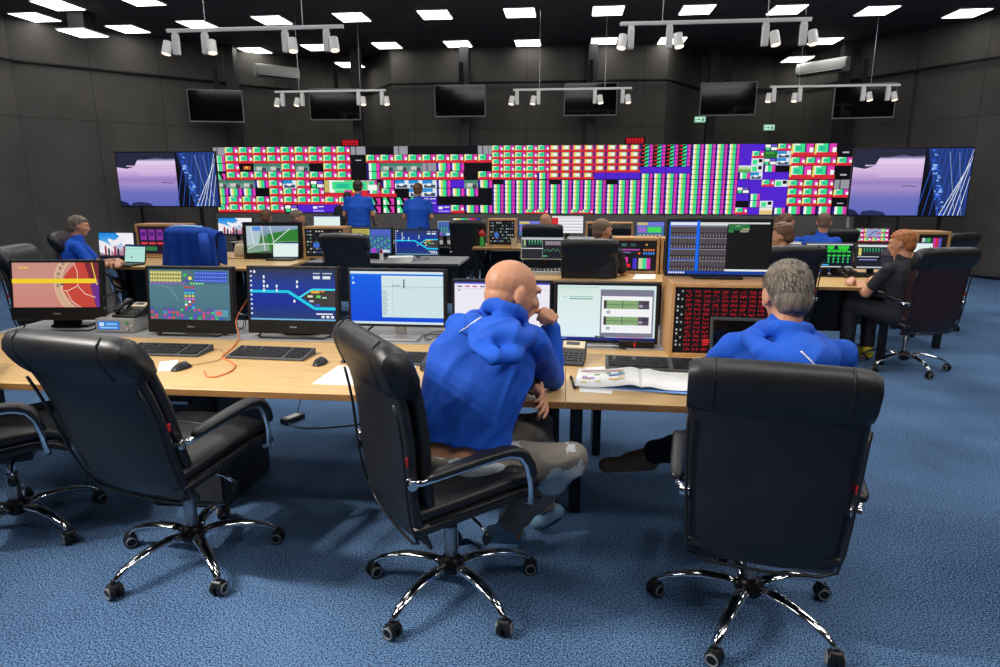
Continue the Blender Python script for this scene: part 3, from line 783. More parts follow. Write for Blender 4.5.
desk('beech-topped front desk on the right with open documents on it',0.0,1.18,2.67,3.62,panel=False,inset=.46)
# grey equipment shelf running along behind the front desks
t=thing('equipment_shelf','grey shelf running behind the front desks under the monitor stands','shelf',(-1.1,3.92,0))
MB().box((0,0,.724),(5.0,.56,.05)).build('shelf_top','grey',t,bevel=.004)
MB().box((0,-.281,.724),(4.99,.004,.044)).build('edge_band','woodedge',t)
for x in (-2.3,-.2,1.3,2.3): MB().box((x,.1,.354),(.05,.3,.708)).build('leg','darkgrey',t)
# pedestal under the left desk
t=thing('drawer_pedestal','dark pedestal standing under the left front desk','pedestal',(-1.95,3.2,0))
MB().box((0,0,.34),(.42,.5,.66)).build('body','darkgrey',t,bevel=.006)
for z in (.14,.34,.54):
    d_=MB().box((0,-.258,z),(.39,.016,.18)).build('drawer','skirt',t,bevel=.003); MB().box((0,-.272,z+.05),(.14,.012,.016)).build('handle','steel',d_)
desk('left second-row desk with beech top, the older man in blue sits at it',-5.75,-3.25,6.98,7.9)
desk('second-row desk behind the blue-track computers with cluttered grey top',-3.2,-1.3,7.65,8.5,mt='grey')
desk('second-row beech desk in the centre where the man in black sits',-.75,1.22,6.4,7.35)
desk('second-row beech desk on the right where the ginger-haired man works',1.24,3.02,6.22,7.25)
desk('far-row beech desk with the wooden equipment box on it',-1.45,-.1,9.75,10.6)
desk('far-row desk behind the standing men on the left',-5.6,-1.5,10.3,11.1,mt='grey')
desk('far-row desk behind the central monitors',-.05,2.6,9.9,10.7)
desk('far-row desk at right under the colourful monitors',2.65,5.0,8.6,9.5)
# ================================================================== SCREENS ON DESKS
def dress_side(w): pass
def monitor(lab, x, y, zc, w, h, content, rz=0, kind='monitor', base_z=DZ, frame='black', tilt=4, group=None, stand='black', bez=.016, chin=0, name=None, logo=None, ydepth=.045):
    """w,h of the lit area; zc its centre height"""
    nm=name or ('all_in_one_computer' if kind=='aio' else 'computer_monitor')
    t=thing(nm,lab,'computer' if kind=='aio' else 'monitor',(x,y,base_z),radians(rz),group)
    z=zc-base_z; R=Matrix.Rotation(radians(-tilt),3,'X'); 
    piv=bpy.data.objects.new('x',None)
    bot=h/2+bez+chin; H=h+2*bez+chin
    hs=MB().box((0,.022,-chin/2),(w+2*bez,ydepth,H)).box((0,.05,-chin/2),(w*.7,.03,H*.6)).build('housing',frame,t,bevel=.006)
    hs.location=(0,0,z); hs.rotation_euler=(radians(-tilt),0,0)
    c=Canvas(w,h); content(c); sc=c.build('screen',t,(0,0,0)); sc.parent=t; sc.location=V((0,0,z))+R@V((0,-.0012,0)); sc.rotation_euler=(radians(-tilt),0,0)
    if logo:
        tx=text_mesh(logo,.016,'lettering','lightgrey',hs,(0,-.0012,-h/2-bez-chin*.32))
    if kind=='aio':
        # wire foot and hinged rear stand
        zb=.012; w2=w*.42
        MB().tube([(-w2,.02,z-bot+.02),(-w2,-.005,z-bot-.02),(-w2,-.03,zb),(-w2*.9,-.06,zb*.6),(w2*.9,-.06,zb*.6),(w2,-.03,zb),(w2,-.005,z-bot-.02),(w2,.02,z-bot+.02)],.0055,8).build('wire_foot','black',t,smooth=True)
        MB().box((0,.1,z*.45),(.18,.02,max(.05,z*.95)),Matrix.Rotation(radians(-22),3,'X')).build('stand','black',t,bevel=.004)
        MB().box((0,.12,.008),(.24,.1,.016)).build('foot_plate','black',t,bevel=.003)
    elif kind=='hang': pass
    else:
        st='silver' if stand=='silver' else stand
        MB().box((0,.03,.007),(min(.26,w*.5),.18,.014)).build('base',st,t,bevel=.004)
        MB().box((0,.075,(z)/2+.01),(.065,.03,max(.05,z))).build('neck',st,t,bevel=.004)
    return t
def mon_px(lab, x0,y0,x1,y1,Y,content,base_z=DZ,rz=0,**k):
    a=ay((x0+x1)/2,(y0+y1)/2,Y); ww=(ay(x1,(y0+y1)/2,Y)-ay(x0,(y0+y1)/2,Y)).x/ (cos(radians(rz)) if rz else 1); hh=ay((x0+x1)/2,y0,Y).z-ay((x0+x1)/2,y1,Y).z
    return monitor(lab,a.x,Y,a.z,ww,hh,content,rz,base_z=base_z,**k)
rnd=random.Random(11)
# ---- contents
def c_grid(c):
    c.rect(0,0,1,1,(70,112,128)); c.grad(0,.3,1,.75,[(0,(84,124,140)),(1,(74,116,130))],4)
    for j in range(3):
        for i in range(12): c.rect(.02+.033*i,.035+.075*j,.048+.033*i,.095+.075*j,(206,190,70)); c.rect(.026+.033*i,.06+.075*j,.043+.033*i,.075+.075*j,(240,236,190))
        for i in range(13): c.rect(.575+.031*i,.035+.075*j,.602+.031*i,.095+.075*j,(40,70,214)); c.rect(.58+.031*i,.06+.075*j,.596+.031*i,.075+.075*j,(170,190,250))
    c.rect(.43,.04,.56,.24,(80,110,120)); c.rect(.44,.08,.48,.14,(60,190,90)); c.rect(.5,.14,.54,.2,(240,230,120)); c.rect(.46,.2,.5,.24,(90,60,200))
    for i in range(9): c.rect(.02+.05*i,.26,.055+.05*i,.29,(170,90,200))
    for i in range(5): c.rect(.52+.035*i,.26,.548+.035*i,.29,(130,220,120))
    c.path([(.12,.3),(.25,.36),(.32,.5),(.36,.62)],.004,(120,160,170))
    cl=[(200,60,60),(70,90,220),(60,200,220),(220,200,70),(220,90,210),(80,200,100),(240,240,240)]
    for j in range(8):
        for i in range(3): c.rect(.445+.045*i,.33+.058*j,.475+.045*i,.37+.058*j,cl[(j+i*(j>4))%7])
    for j in range(4):
        for i in range(18):
            k=rnd.random()
            if k<.7: c.rect(.01+.054*i,.78+.055*j,.045+.054*i,.822+.055*j,rnd.choice([(200,60,160),(80,80,220),(70,200,110),(220,70,90),(110,60,190),(60,170,200)]))
    c.rect(.8,.79,.98,.93,(92,150,170)); c.rect(.83,.82,.9,.9,(220,90,100))
def c_track(c, full=True):
    c.grad(0,0,1,1,[(0,(44,56,88)),(.3,(34,60,150)),(.6,(22,44,150)),(1,(40,62,110))],18)
    c.rect(0,.97,1,1,(120,180,220))
    c.poly([(.66,.42),(.74,.41),(1,.41),(1,.72),(.78,.72),(.62,.55)],(66,58,58))
    c.path([(0,.435),(.46,.435)],.016,(30,200,230)); c.path([(.45,.43),(.76,.76),(1,.76)],.018,(30,200,230)); c.path([(.58,.55),(.73,.385),(1,.385)],.011,(60,220,235))
    for u,v,w,h,q in [(.72,.41,.1,.05,(230,180,60)),(.83,.4,.05,.04,(200,120,50)),(.68,.5,.06,.04,(220,230,190)),(.78,.5,.05,.05,(90,210,100)),(.85,.53,.05,.03,(150,220,190)),(.7,.6,.05,.03,(220,230,230)),(.77,.67,.05,.04,(70,90,210))]: c.rect(u,v,u+w,v+h,q)
    for k in range(10): c.rect(.008,.03+.092*k,.03,.06+.092*k,(225,235,245))
    for u,v in [(.05,.03),(.16,.13),(.16,.22),(.16,.31),(.2,.31),(.31,.31),(.31,.39),(.16,.39),(.55,.22),(.55,.31),(.515,.6)]: c.rect(u,v,u+.022,v+.045,(235,240,245)); c.rect(u+.004,v-.015,u+.016,v,(190,215,240))
    c.rect(.75,.06,.83,.08,(190,200,220)); c.rect(.75,.12,.83,.18,(210,220,235)); c.rect(.86,.06,.97,.08,(190,200,220)); c.rect(.86,.12,.95,.18,(215,222,235))
    c.rect(.78,.85,.97,.88,(220,225,235))
    for k in range(3): c.rect(.84+.055*k,.9,.875+.055*k,.945,(240,240,240))
def c_blue(c):
    c.rect(0,0,1,1,(10,92,228)); c.grad(0,0,1,1,[(0,(14,98,230)),(1,(6,70,214))],8)
    c.rect(0,0,1,.045,(214,232,240)); c.rect(0,.045,1,.075,(40,120,225)); c.rect(0,.955,1,1,(205,228,240))
    c.rect(.34,.08,1,.87,(206,228,230)); c.rect(.34,.08,1,.11,(226,238,240))
    c.rect(.455,.11,.458,.86,(150,180,190)); c.rect(.34,.28,1,.29,(150,178,190)); c.rect(.455,.31,1,.315,(170,196,204))
    c.rect(.575,.14,.588,.31,(40,60,80))
    for k in range(13): c.rect(.46,.36+.038*k,.99,.364+.038*k,(186,210,216))
    for k in range(14): c.rect(.35,.36+.034*k,.39+.01*(k%3),.372+.034*k,(130,160,180))
    c.rect(.455,.255,.54,.27,(130,160,180)); c.rect(.34,.87,1,.90,(16,84,214))
    c.rect(.025,.1,.045,.15,(120,180,240)); c.rect(.025,.2,.05,.24,(200,224,245))
def c_white(c):
    c.rect(0,0,1,1,(236,232,242)); c.rect(0,0,1,.03,(70,74,190))
    for k in range(11): c.rect(.03+.08*k,.06,.08+.08*k,.085,(190,110,150) if k%3 else (120,110,160))
    c.rect(0,.11,1,.115,(190,180,205)); c.rect(.04,.13,.06,.15,(60,60,80)); c.rect(.42,.15,.5,.17,(40,70,80)); c.rect(.44,.34,.6,.37,(150,130,190))
    c.rect(0,.96,1,1,(60,90,190))
def c_two(c):
    c.rect(0,0,1,1,(212,232,232)); c.grad(0,0,.44,.92,[(0,(214,232,226)),(1,(222,240,244))],6)
    c.rect(.02,.03,.42,.045,(176,206,196)); c.rect(.03,.07,.4,.08,(190,216,206)); c.rect(.12,.2,.36,.215,(140,190,170)); c.rect(.12,.24,.36,.255,(60,130,120)); c.rect(.05,.2,.1,.22,(180,210,220))
    c.rect(.44,.07,.98,.94,(122,122,142)); c.rect(.455,.19,.965,.86,(240,242,244))
    for v in (.265,.56):
        c.rect(.475,v,.935,v+.155,(84,76,90)); c.rect(.475,v,.5,v+.155,(60,56,66))
        for q in range(2):
            c.rect(.503+.165*q,v,.66+.165*q,v+.155,(142,176,122)); c.rect(.503+.165*q,v+.07,.66+.165*q,v+.085,(90,120,90))
            for i in range(10): c.rect(.508+.165*q+.0155*i,v+.02,.512+.165*q+.0155*i,v+.14,(108,140,100))
        c.rect(.83,v+.08,.87,v+.12,(170,160,180)); c.rect(.87,v+.03,.92,v+.07,(58,54,66))
        c.rect(.505,v+.19,.54,v+.24,(110,120,124)); c.rect(.512,v+.2,.533,v+.23,(190,200,200))
    c.rect(0,.945,1,1,(24,44,130)); c.rect(.6,.94,.9,.95,(210,110,150)); c.rect(.02,.96,.1,.985,(90,120,210))
def c_mixer(c):
    c.rect(0,0,1,1,(22,22,24)); c.rect(0,.02,.285,.955,(16,96,226)); c.rect(.275,0,.305,.955,(20,104,236)); c.rect(0,.94,1,1,(20,60,150))
    c.rect(.012,.03,.275,.085,(226,230,232)); c.rect(.305,.03,.99,.06,(210,214,216)); c.rect(.305,.06,.58,.09,(214,218,220))
    for u0,u1 in ((.015,.272),(.308,.575)):
        for j in range(4):
            v=.1+.212*j; c.rect(u0,v,u1,v+.2,(58,54,58)); c.rect(u0,v+.005,u1,v+.018,(150,144,150)); 
            for i in range(9):
                u=u0+(u1-u0)*(i+.1)/9; w=(u1-u0)*.8/9
                c.rect(u,v+.025,u+w,v+.115,(84,78,84)); c.rect(u+w*.2,v+.12,u+w*.8,v+.165,(30,28,32)); c.rect(u+w*.35,v+.14,u+w*.6,v+.18,(170,160,165)); c.rect(u,v+.185,u+w*.5,v+.195,(140,130,140))
    c.rect(.58,.06,.99,.9,(20,21,23)); c.rect(.585,.065,.79,.17,(40,110,60)); c.rect(.585,.17,.635,.215,(50,130,70)); c.rect(.65,.09,.7,.1,(150,220,160)); c.rect(.72,.14,.79,.155,(200,190,150)); c.rect(.7,.17,.78,.21,(150,140,120))
    c.rect(.57,.9,1,.935,(226,230,232))
    for k in range(7): c.rect(.01+.024*k,.953,.026+.024*k,.985,(220,230,245))
def c_led(c):
    c.rect(0,0,1,1,(16,15,17))
    r=random.Random(5)
    for j in range(14):
        for i in range(11):
            u=.095+.083*i; v=.035+.069*j
            for k in range(3):
                for q in range(2):
                    uu=u+.0205*k
                    if r.random()<.74: c.rect(uu,v+.022*q,uu+.0135,v+.022*q+.0065,(224,26,38))
                    if r.random()<.5: c.rect(uu,v+.022*q,uu+.0045,v+.022*q+.022,(206,22,34))
    for (u,v,u1,v1) in [(.27,.79,.33,.81),(.27,.825,.33,.845),(.27,.86,.325,.875)]: c.rect(u,v,u1,v1,(235,50,48))
    for j in range(16): c.rect(.012,.03+.06*j,.028,.06+.06*j,(180,182,178)) if j%3 else None; c.rect(.05,.03+.06*j,.066,.062+.06*j,(150,152,150)) if (j+1)%2 else None
def c_foot(c):
    c.grad(0,0,1,1,[(0,(196,142,128)),(.5,(202,140,130)),(1,(198,130,118))],8)
    c.poly([(.74,0),(1,0),(1,1),(.8,1),(.66,.85),(.58,.6),(.6,.3)],(196,70,58)); c.poly([(.84,0),(1,0),(1,.5),(.9,.4)],(120,40,52)); c.poly([(.9,.5),(1,.35),(1,1),(.96,1)],(110,50,130))
    def arc(r,w,col,a0=110,a1=255): c.path([(.92+r*cos(radians(a))*c.h/c.w*1.0,.46+r*sin(radians(a))) for a in range(a0,a1,8)],w,col)
    arc(.83,.006,(226,190,150)); arc(.68,.006,(230,200,160)); arc(.755,.034,(206,170,140))
    for k,ch in enumerate(range(170,250,10)):
        a=radians(ch+6); u=.92+.755*cos(a)*c.h/c.w; v=.46+.755*sin(a); c.rect(u-.012,v-.03,u+.012,v+.03,(70,66,80)); c.rect(u-.004,v-.014,u+.005,v+.016,(206,170,140))
    c.path([(.72,.0),(.76,.2),(.76,.52),(.63,.64),(.6,.62)],.005,(236,200,180)); c.path([(.76,.52),(.84,.7),(.96,.78)],.005,(236,200,180)); c.path([(.63,.64),(.68,.85),(.78,1)],.005,(236,200,180))
    c.rect(0,.36,.98,.46,(238,206,40)); c.path([(.93,0),(.985,.5)],.006,(240,220,70)); c.path([(.985,.5),(.998,1)],.006,(70,40,190)); c.rect(.08,.09,.2,.13,(226,180,90))
    c.rect(.56,.47,.6,.5,(40,36,40)); 
def c_pitch(c):
    c.grad(0,0,1,1,[(0,(150,166,200)),(.3,(120,150,170)),(.45,(70,130,70)),(1,(40,112,48))],14)
    c.poly([(0,0),(.3,0),(.22,.8),(0,.95)],(176,196,206)); c.poly([(0,.75),(.3,.62),(.6,.62),(.5,.9),(0,1)],(130,160,140))
    c.rect(.12,.02,.28,.18,(90,140,220)); c.poly([(.4,.3),(1,.1),(1,1),(.45,1)],(48,126,54))
    for a,b in [((.09,.05),(.14,.7)),((.3,0),(.35,.95)),((.46,0),(.53,.62)),((.02,.85),(.2,.68)),((.2,.68),(.55,.66)),((.5,.64),(.85,.1))]: c.line(a,b,.009,(225,235,230))
    c.line((.55,.57),(1,.57),.004,(150,200,150)); c.rect(.3,.92,.5,.99,(90,90,90))
def c_cyan(c):
    c.rect(0,0,1,1,(176,224,214)); c.rect(0,0,1,.06,(40,60,130)); c.rect(.08,.15,.9,.18,(150,200,196)); c.rect(.3,.68,.38,.76,(120,60,50)); c.rect(.6,.5,.7,.56,(150,205,180)); c.rect(.2,.4,.5,.43,(200,236,228))
def c_city(c):
    c.grad(0,0,1,1,[(0,(30,130,220)),(.4,(90,170,230)),(.6,(206,200,220)),(1,(120,100,120))],12)
    for k in range(14): c.disc(.3+.06*k,.3+.18*((k*7)%5)/5,.02+.01*(k%3),(235,235,240))
    c.poly([(.5,.0),(1,0),(1,.5),(.7,.3)],(240,238,242)); c.poly([(0,.3),(.2,.4),(.5,.7),(.3,.95),(0,.8)],(236,232,238))
    for k in range(9): c.poly([(.15+.09*k,.95),(.15+.09*k,.6+.1*(k%3)),(.18+.09*k,.5+.1*(k%3)),(.21+.09*k,.6+.1*(k%3)),(.21+.09*k,.95)],[(150,50,70),(60,40,70),(190,120,130)][k%3])
    c.rect(0,.93,1,1,(40,40,60))
def c_multi(c):
    c.rect(0,0,1,1,(60,96,150)); 
    for i in range(10): c.rect(.03,.08+.09*i,.07,.12+.09*i,(220,230,250))
    for j in range(4):
        for i in range(10): c.rect(.3+.07*i,.05+.07*j,.35+.07*i,.09+.07*j,(90,110,220))
    for i in range(3):
        for j in range(5): c.rect(.3+.2*i,.4+.08*j,.36+.2*i,.45+.08*j,(80,200,110))
    for j in range(4): c.rect(.1+.07*j,.78,.15+.07*j,.96,(170,70,200))
    c.rect(.66,.8,.95,.95,(190,205,220)); c.rect(.0,.0,1,.03,(210,210,170))
def c_halfmulti(c):
    c.rect(0,0,1,1,(60,96,150)); c.rect(0,.0,.45,.25,(190,180,100))
    for i in range(8): c.rect(.02+.05*i,.03,.055+.05*i,.22,(160,150,70))
    for j in range(3):
        for i in range(9): c.rect(.5+.055*i,.03+.08*j,.54+.055*i,.09+.08*j,(90,100,220))
    for j in range(6):
        for i in range(6): c.rect(.47+.09*i,.36+.09*j,.52+.09*i,.41+.09*j,[(80,200,110),(60,90,160),(90,150,210)][(i+j)%3])
    c.rect(.5,.8,.62,.98,(170,60,200)); c.rect(.75,.86,.97,.97,(200,210,225))
def c_dark(c):
    c.rect(0,0,1,1,(34,36,44)); c.rect(0,0,1,.06,(205,214,220)); c.rect(.02,.08,.1,.42,(70,110,120)); c.rect(.05,.08,.08,.36,(190,190,90))
    for i in range(5): c.rect(.16+.07*i,.1,.2+.07*i,.3,(44,120,90)); c.rect(.17+.07*i,.1,.19+.07*i,.16,(120,220,150))
    c.rect(.0,.48,.5,.52,(214,216,220)); c.rect(.02,.58,.48,.94,(44,42,50)); c.rect(.56,.12,.96,.34,(110,100,110))
    for i in range(6): c.rect(.58+.06*i,.15,.62+.06*i,.3,(150,140,150))
    for k in range(12): c.rect(.52+.035*k,.5+.02*((k*5)%7),.54+.035*k,.53+.02*((k*5)%7),(120,200,140))
    c.rect(.5,.06,.505,1,(200,206,214)); c.rect(.5,.84,.62,.9,(90,170,110))
def c_green(c):
    c.rect(0,0,1,1,(14,26,44)); c.rect(0,0,1,.05,(200,210,214)); g=(50,206,60)
    for (a,b) in ((.12,.26),(.45,.6),(.68,.92)): c.rect(a,.07,b,.2,g); c.rect(a+.03,.2,b-.03,.24,g)
    for i in range(9): c.rect(.04+.105*i,.3,.12+.105*i,.36,g); c.rect(.04+.105*i,.46,.12+.105*i,.53,g); c.rect(.065+.105*i,.53,.075+.105*i,.82,(60,170,190)); c.rect(.055+.105*i,.6,.09+.105*i,.68,g); c.rect(.055+.105*i,.74,.09+.105*i,.8,g)
    c.rect(.02,.25,.9,.29,g); c.rect(.1,.87,.5,.93,(60,170,220)); c.rect(.0,.96,1,1,(210,216,220))
def c_eq(c):
    c.rect(0,0,1,1,(30,32,42)); c.rect(0,0,1,.09,(214,220,226)); c.rect(.03,.14,.11,.46,(214,206,110))
    for i in range(7): c.rect(.17+.08*i,.14,.2+.08*i,.3,(60,170,110)); c.rect(.17+.08*i,.34,.2+.08*i,.37,(120,80,90))
    c.rect(.0,.5,.6,.53,(210,216,222)); c.rect(.05,.62,.55,.66,(150,140,220)); c.rect(.66,.15,.97,.45,(74,66,78)); c.rect(.66,.5,.97,.9,(50,48,60)); c.rect(0,.94,1,1,(190,196,204))
def c_tiles(c):
    c.rect(0,0,1,1,(20,16,30))
    for j in range(3):
        for i in range(4):
            u=.01+.247*i; v=.02+.327*j
            c.rect(u,v,u+.235,v+.3,(206,40,60)); c.rect(u,v,u+.06,v+.24,(230,220,140)); c.rect(u+.06,v,u+.13,v+.24,(70,220,150)); c.rect(u+.13,v,u+.235,v+.24,(214,60,180)); c.rect(u+.15,v+.08,u+.21,v+.2,(240,240,240))
    c.rect(.3,.05,.76,.62,(150,160,206)); c.path([(.4,.6),(.5,.3),(.62,.2)],.01,(60,60,90)); c.rect(.62,.3,.74,.4,(200,50,60))
def c_bars(c):
    for i,k in enumerate([(236,236,232),(224,214,90),(80,210,210),(70,206,90),(206,70,196),(214,50,60),(60,50,190)]): c.rect(i/7,0,(i+1)/7,1,k)
    c.rect(0,.75,1,1,(30,26,60)); c.rect(.1,.8,.4,.9,(220,220,220))
def c_sheet(c):
    c.rect(0,0,1,1,(236,238,240)); c.rect(.0,.1,.2,.7,(206,46,46)); c.rect(.0,.72,.2,1,(40,110,210))
    for k in range(5): c.rect(.22,.1+.18*k,.98,.14+.18*k,(170,150,180))
    c.rect(0,0,1,.05,(200,206,220))
def c_pale(c):
    c.rect(0,0,1,1,(224,240,236)); c.rect(0,0,1,.05,(80,90,170)); c.rect(.05,.12,.9,.14,(190,214,210)); c.rect(.1,.6,.3,.62,(190,214,210))
def c_status(c):
    c.rect(0,0,1,1,(70,110,160)); c.rect(0,0,1,.3,(110,120,210)); c.rect(.02,.04,.4,.2,(206,190,90)); c.rect(.4,.34,.9,.7,(70,214,90)); c.rect(.05,.35,.35,.7,(150,110,200)); c.rect(.1,.78,.9,.95,(60,90,150))
    for k in range(6): c.rect(.1+.14*k,.84,.18+.14*k,.9,(200,210,120))
def c_gear(c):
    c.rect(0,0,1,1,(24,24,28)); r=random.Random(9)
    for j in range(7):
        for i in range(12):
            if r.random()<.6: c.rect(.03+.08*i,.05+.13*j,.08+.08*i,.1+.13*j,r.choice([(90,130,110),(150,150,140),(70,90,150),(60,60,66),(180,190,180)]))
    c.rect(.2,.5,.36,.68,(60,110,200)); 
def c_panel(c):
    c.rect(0,0,1,1,(26,24,30))
    for i in range(14): c.rect(.06+.038*i,.27,.085+.038*i,.32,(206,90,190)); c.rect(.06+.038*i,.37,.085+.038*i,.41,(150,130,220) if i<8 else (60,56,70))
    for i in range(5): c.rect(.68+.06*i,.27,.72+.06*i,.33,(230,120,60)); c.rect(.68+.06*i,.37,.72+.06*i,.46,(60,130,220))
    c.rect(.12,.08,.26,.18,(60,96,84)); c.rect(.36,.08,.48,.18,(50,86,74)); c.disc(.58,.42,.012,(240,90,40)); c.disc(.76,.12,.012,(200,150,60))
    c.rect(.1,.55,.36,.95,(18,16,22)); c.rect(.13,.55,.2,.72,(70,214,170)); c.rect(.2,.55,.3,.74,(220,60,160)); c.rect(.13,.78,.36,.9,(226,40,46))
    for k,q in enumerate([(60,40,190),(80,60,200),(26,24,30),(206,206,160),(190,214,150),(70,214,150),(60,206,150),(214,60,180),(206,50,170)]): c.rect(.42+.05*k,.58,.47+.05*k,.95,q)
def c_purple(c):
    c.rect(0,0,1,1,(34,24,44))
    for i in range(5): c.rect(.04+.19*i,.1,.19+.19*i,.5,(130,50,150)); c.rect(.06+.19*i,.2,.17+.19*i,.35,(80,30,120)); c.rect(.04+.19*i,.58,.19+.19*i,.66,(220,60,70))
    c.rect(.05,.74,.4,.9,(50,120,70))
desk('small beech side desk beyond the ginger-haired man carrying the wooden screen box',3.06,3.9,6.95,7.65)
# ================================================================== FRONT ROW COMPUTERS
mon_px('left all-in-one computer of the middle pair, screen full of coloured button grids',149.5,270,229.5,319.5,3.74,c_grid,kind='aio',chin=.062,bez=.022,logo='lenovo',tilt=6)
mon_px('right all-in-one computer of the middle pair, blue screen with turquoise track lines',250,270,335,320,3.74,c_track,kind='aio',chin=.062,bez=.022,logo='lenovo',tilt=6)
mon_px('dark all-in-one computer at far left with a red football graphic and yellow stripe',17,263,95,307,3.78,c_foot,kind='aio',chin=.062,bez=.02,logo='lenovo',rz=7,tilt=9)
mon_px('wide monitor with bright blue desktop and pale window on a silver stand',350.5,272,443,324,3.74,c_blue,stand='silver',bez=.017,tilt=3)
mon_px('monitor with white window partly hidden behind the bald man',454.5,283,549,340,3.76,c_white,bez=.017,tilt=3)
mon_px('monitor right of the bald man showing two green rack diagrams',557,286,655,340,3.72,c_two,bez=.02,stand='silver',tilt=4)
# cabinet with the red dot matrix
def cabinet(lab, x0,x1,y0,y1,z0,z1, content, rz=0, wall=.03, group='wooden equipment boxes', frac=(0,0,1,1), name='equipment_cabinet'):
    w,d,h=x1-x0,y1-y0,z1-z0
    t=thing(name,lab,'cabinet',((x0+x1)/2,(y0+y1)/2,z0),radians(rz),group)
    for s in (-1,1): MB().box((s*(w/2-wall/2),0,h/2),(wall,d,h)).build('side_panel','cabwood',t,bevel=.003)
    MB().box((0,0,h-wall/2),(w-2*wall-.001,d-.002,wall)).build('top_panel','cabwood',t,bevel=.003)
    MB().box((0,0,wall/2),(w-2*wall-.001,d-.002,wall)).build('bottom_panel','cabwood',t,bevel=.003)
    MB().box((0,d/2-.06,h/2),(w-2*wall-.002,.1,h-2*wall-.002)).build('equipment_rack','black',t)
    c=Canvas(w-2*wall-.012,h-2*wall-.012); content(c)
    pn=MB().box((0,-d/2+.025,h/2),(w-2*wall-.002,.02,h-2*wall-.002)).build('front_panel','black',t)
    c.build('display',t,(0,-d/2+.0135,h/2))
    return t
CT=1.15
cabinet('wooden cabinet with a panel of red glowing digits in front of the grey-haired man',.55,1.165,3.49,3.86,.75,CT,c_led,wall=.02,group=None)
mon_px('tall-standing monitor with audio faders on top of the red digit cabinet',668,221,769,274.5,3.72,c_mixer,base_z=CT,bez=.014,tilt=2)
# small black tablet leaning against cabinet
p=az(727,352,.75); t=thing('tablet','dark tablet leaning against the red digit cabinet by the grey-haired man','tablet',(p.x+.02,3.38,.75),radians(-4))
MB().box((0,0,.122),(.34,.012,.24),Matrix.Rotation(radians(-14),3,'X')).build('case','darkgrey',t,bevel=.006)
MB().box((0,-.0085,.122),(.31,.004,.21),Matrix.Rotation(radians(-14),3,'X')).build('screen','tvblack',t)
# ---- keyboards and mice
def keyboard(lab, px,py,rz,w=.44,d=.17,group='black computer keyboards'):
    p=az(px,py,DZ+.02); t=thing('keyboard',lab,'keyboard',(p.x,p.y,DZ),radians(rz),group)
    MB().loft([[V((x,-d/2,0)),V((x,d/2,0)),V((x,d/2,.034)),V((x,-d/2,.012))] for x in (-w/2,w/2)]).build('body','kbody',t,bevel=.003)
    kb=MB(); 
    for j in range(6):
        y=-d/2+.024+j*.0225; z=.0125+.022*(y+d/2)/d
        n=21; step=(w-.03)/n
        i=0
        while i<n:
            L=1
            if j==0 and i==4: L=6
            elif j in(1,2) and i in (0,13): L=2
            L=min(L,n-i)
            if not(j>=4 and i in(1,6)) and not (i==15 ) : 
                x=-w/2+.015+step*(i+L/2); 
                kb.loft([[V((x+sx*(step*L/2-g),y+sy*(.0095-g),z+hh)) for sx,sy in ((-1,-1),(1,-1),(1,1),(-1,1))] for hh,g in ((0,.0008),(.008,.0025))])
            i+=L
    kb.build('keys','key',t)
    return t
keyboard('black keyboard in front of the coloured grid computer',168,349,0)
keyboard('black keyboard in front of the blue track-line computer',271,352.5,-2)
keyboard('black keyboard in front of the bright blue monitor, left of the bald man',386,357,-1)
keyboard('black keyboard under the rack-diagram monitor behind the documents',650,363,-3,w=.45)
def mouse(lab, px,py,rz):
    p=az(px,py,DZ+.015); t=thing('computer_mouse',lab,'mouse',(p.x,p.y,DZ),radians(rz),'black computer mice')
    rings=[]
    for y,a,b in [(-.055,.012,.006),(-.05,.02,.012),(-.035,.028,.022),(-.01,.032,.034),(.015,.031,.034),(.04,.028,.024),(.052,.02,.014),(.057,.01,.007)]:
        rings.append([V((a*cos(q),y,max(0,b*sin(q)))) for q in [pi*k/11 for k in range(12)]])
    MB().loft(rings).build('body','black',t,smooth=True)
    MB().tube([(0,.02,.033),(0,.04,.025)],.004,8).build('scroll_wheel','rubber',t,smooth=True)
mouse('black mouse on the beech desk right of the empty chair',181,366,-12)
mouse('black mouse by the left sleeve of the bald man',426,366,15)
mouse('black mouse half hidden by the bald man\'s chair back',320,361,0)
# ---- phones
def phone(lab, x,y,z,rz, body='black', sc=1.0, group='desk telephones', tiltd=24):
    t=thing('desk_phone',lab,'telephone',(x,y,z),radians(rz),group); t.scale=(sc,)*3
    MB().loft([[V((xx,-.1,0)),V((xx,.1,0)),V((xx,.1,.085)),V((xx,-.1,.018))] for xx in (-.1,.1)]).build('body',body,t,bevel=.006)
    R=Matrix.Rotation(atan2(.067,.2),3,'X'); up=lambda xx,yy:V((xx,yy,.018+.067*(yy+.1)/.2))
    MB().box(up(.035,.058)+V((0,0,.004)),(.12,.068,.012),R).build('top_plate','beige',t,bevel=.003)
    MB().box(up(.03,.062)+V((0,0,.0105)),(.07,.03,.003),R).build('display','darkgrey',t)
    kb=MB()
    for j in range(4):
        for i in range(3): kb.box(up(.0+.028*i,-.075+.022*j)+V((0,0,.003)),(.021,.015,.006),R)
    for j in range(4): kb.box(up(.082,-.075+.022*j)+V((0,0,.003)),(.012,.012,.006),R)
    kb.build('keypad','key',t)
    hs=MB().tube([up(-.072,-.085)+V((0,0,.016)),up(-.072,-.06)+V((0,0,.028)),up(-.072,0)+V((0,0,.036)),up(-.072,.06)+V((0,0,.028)),up(-.072,.09)+V((0,0,.016))],[.02,.025,.016,.025,.02],12).build('handset',body,t,smooth=True)
    return t
p=az(566,360,DZ); phone('grey desk phone with cream top by the elbow of the bald man',p.x,p.y-.02,DZ,-6,'darkgrey')
p=az(120,327,DZ)
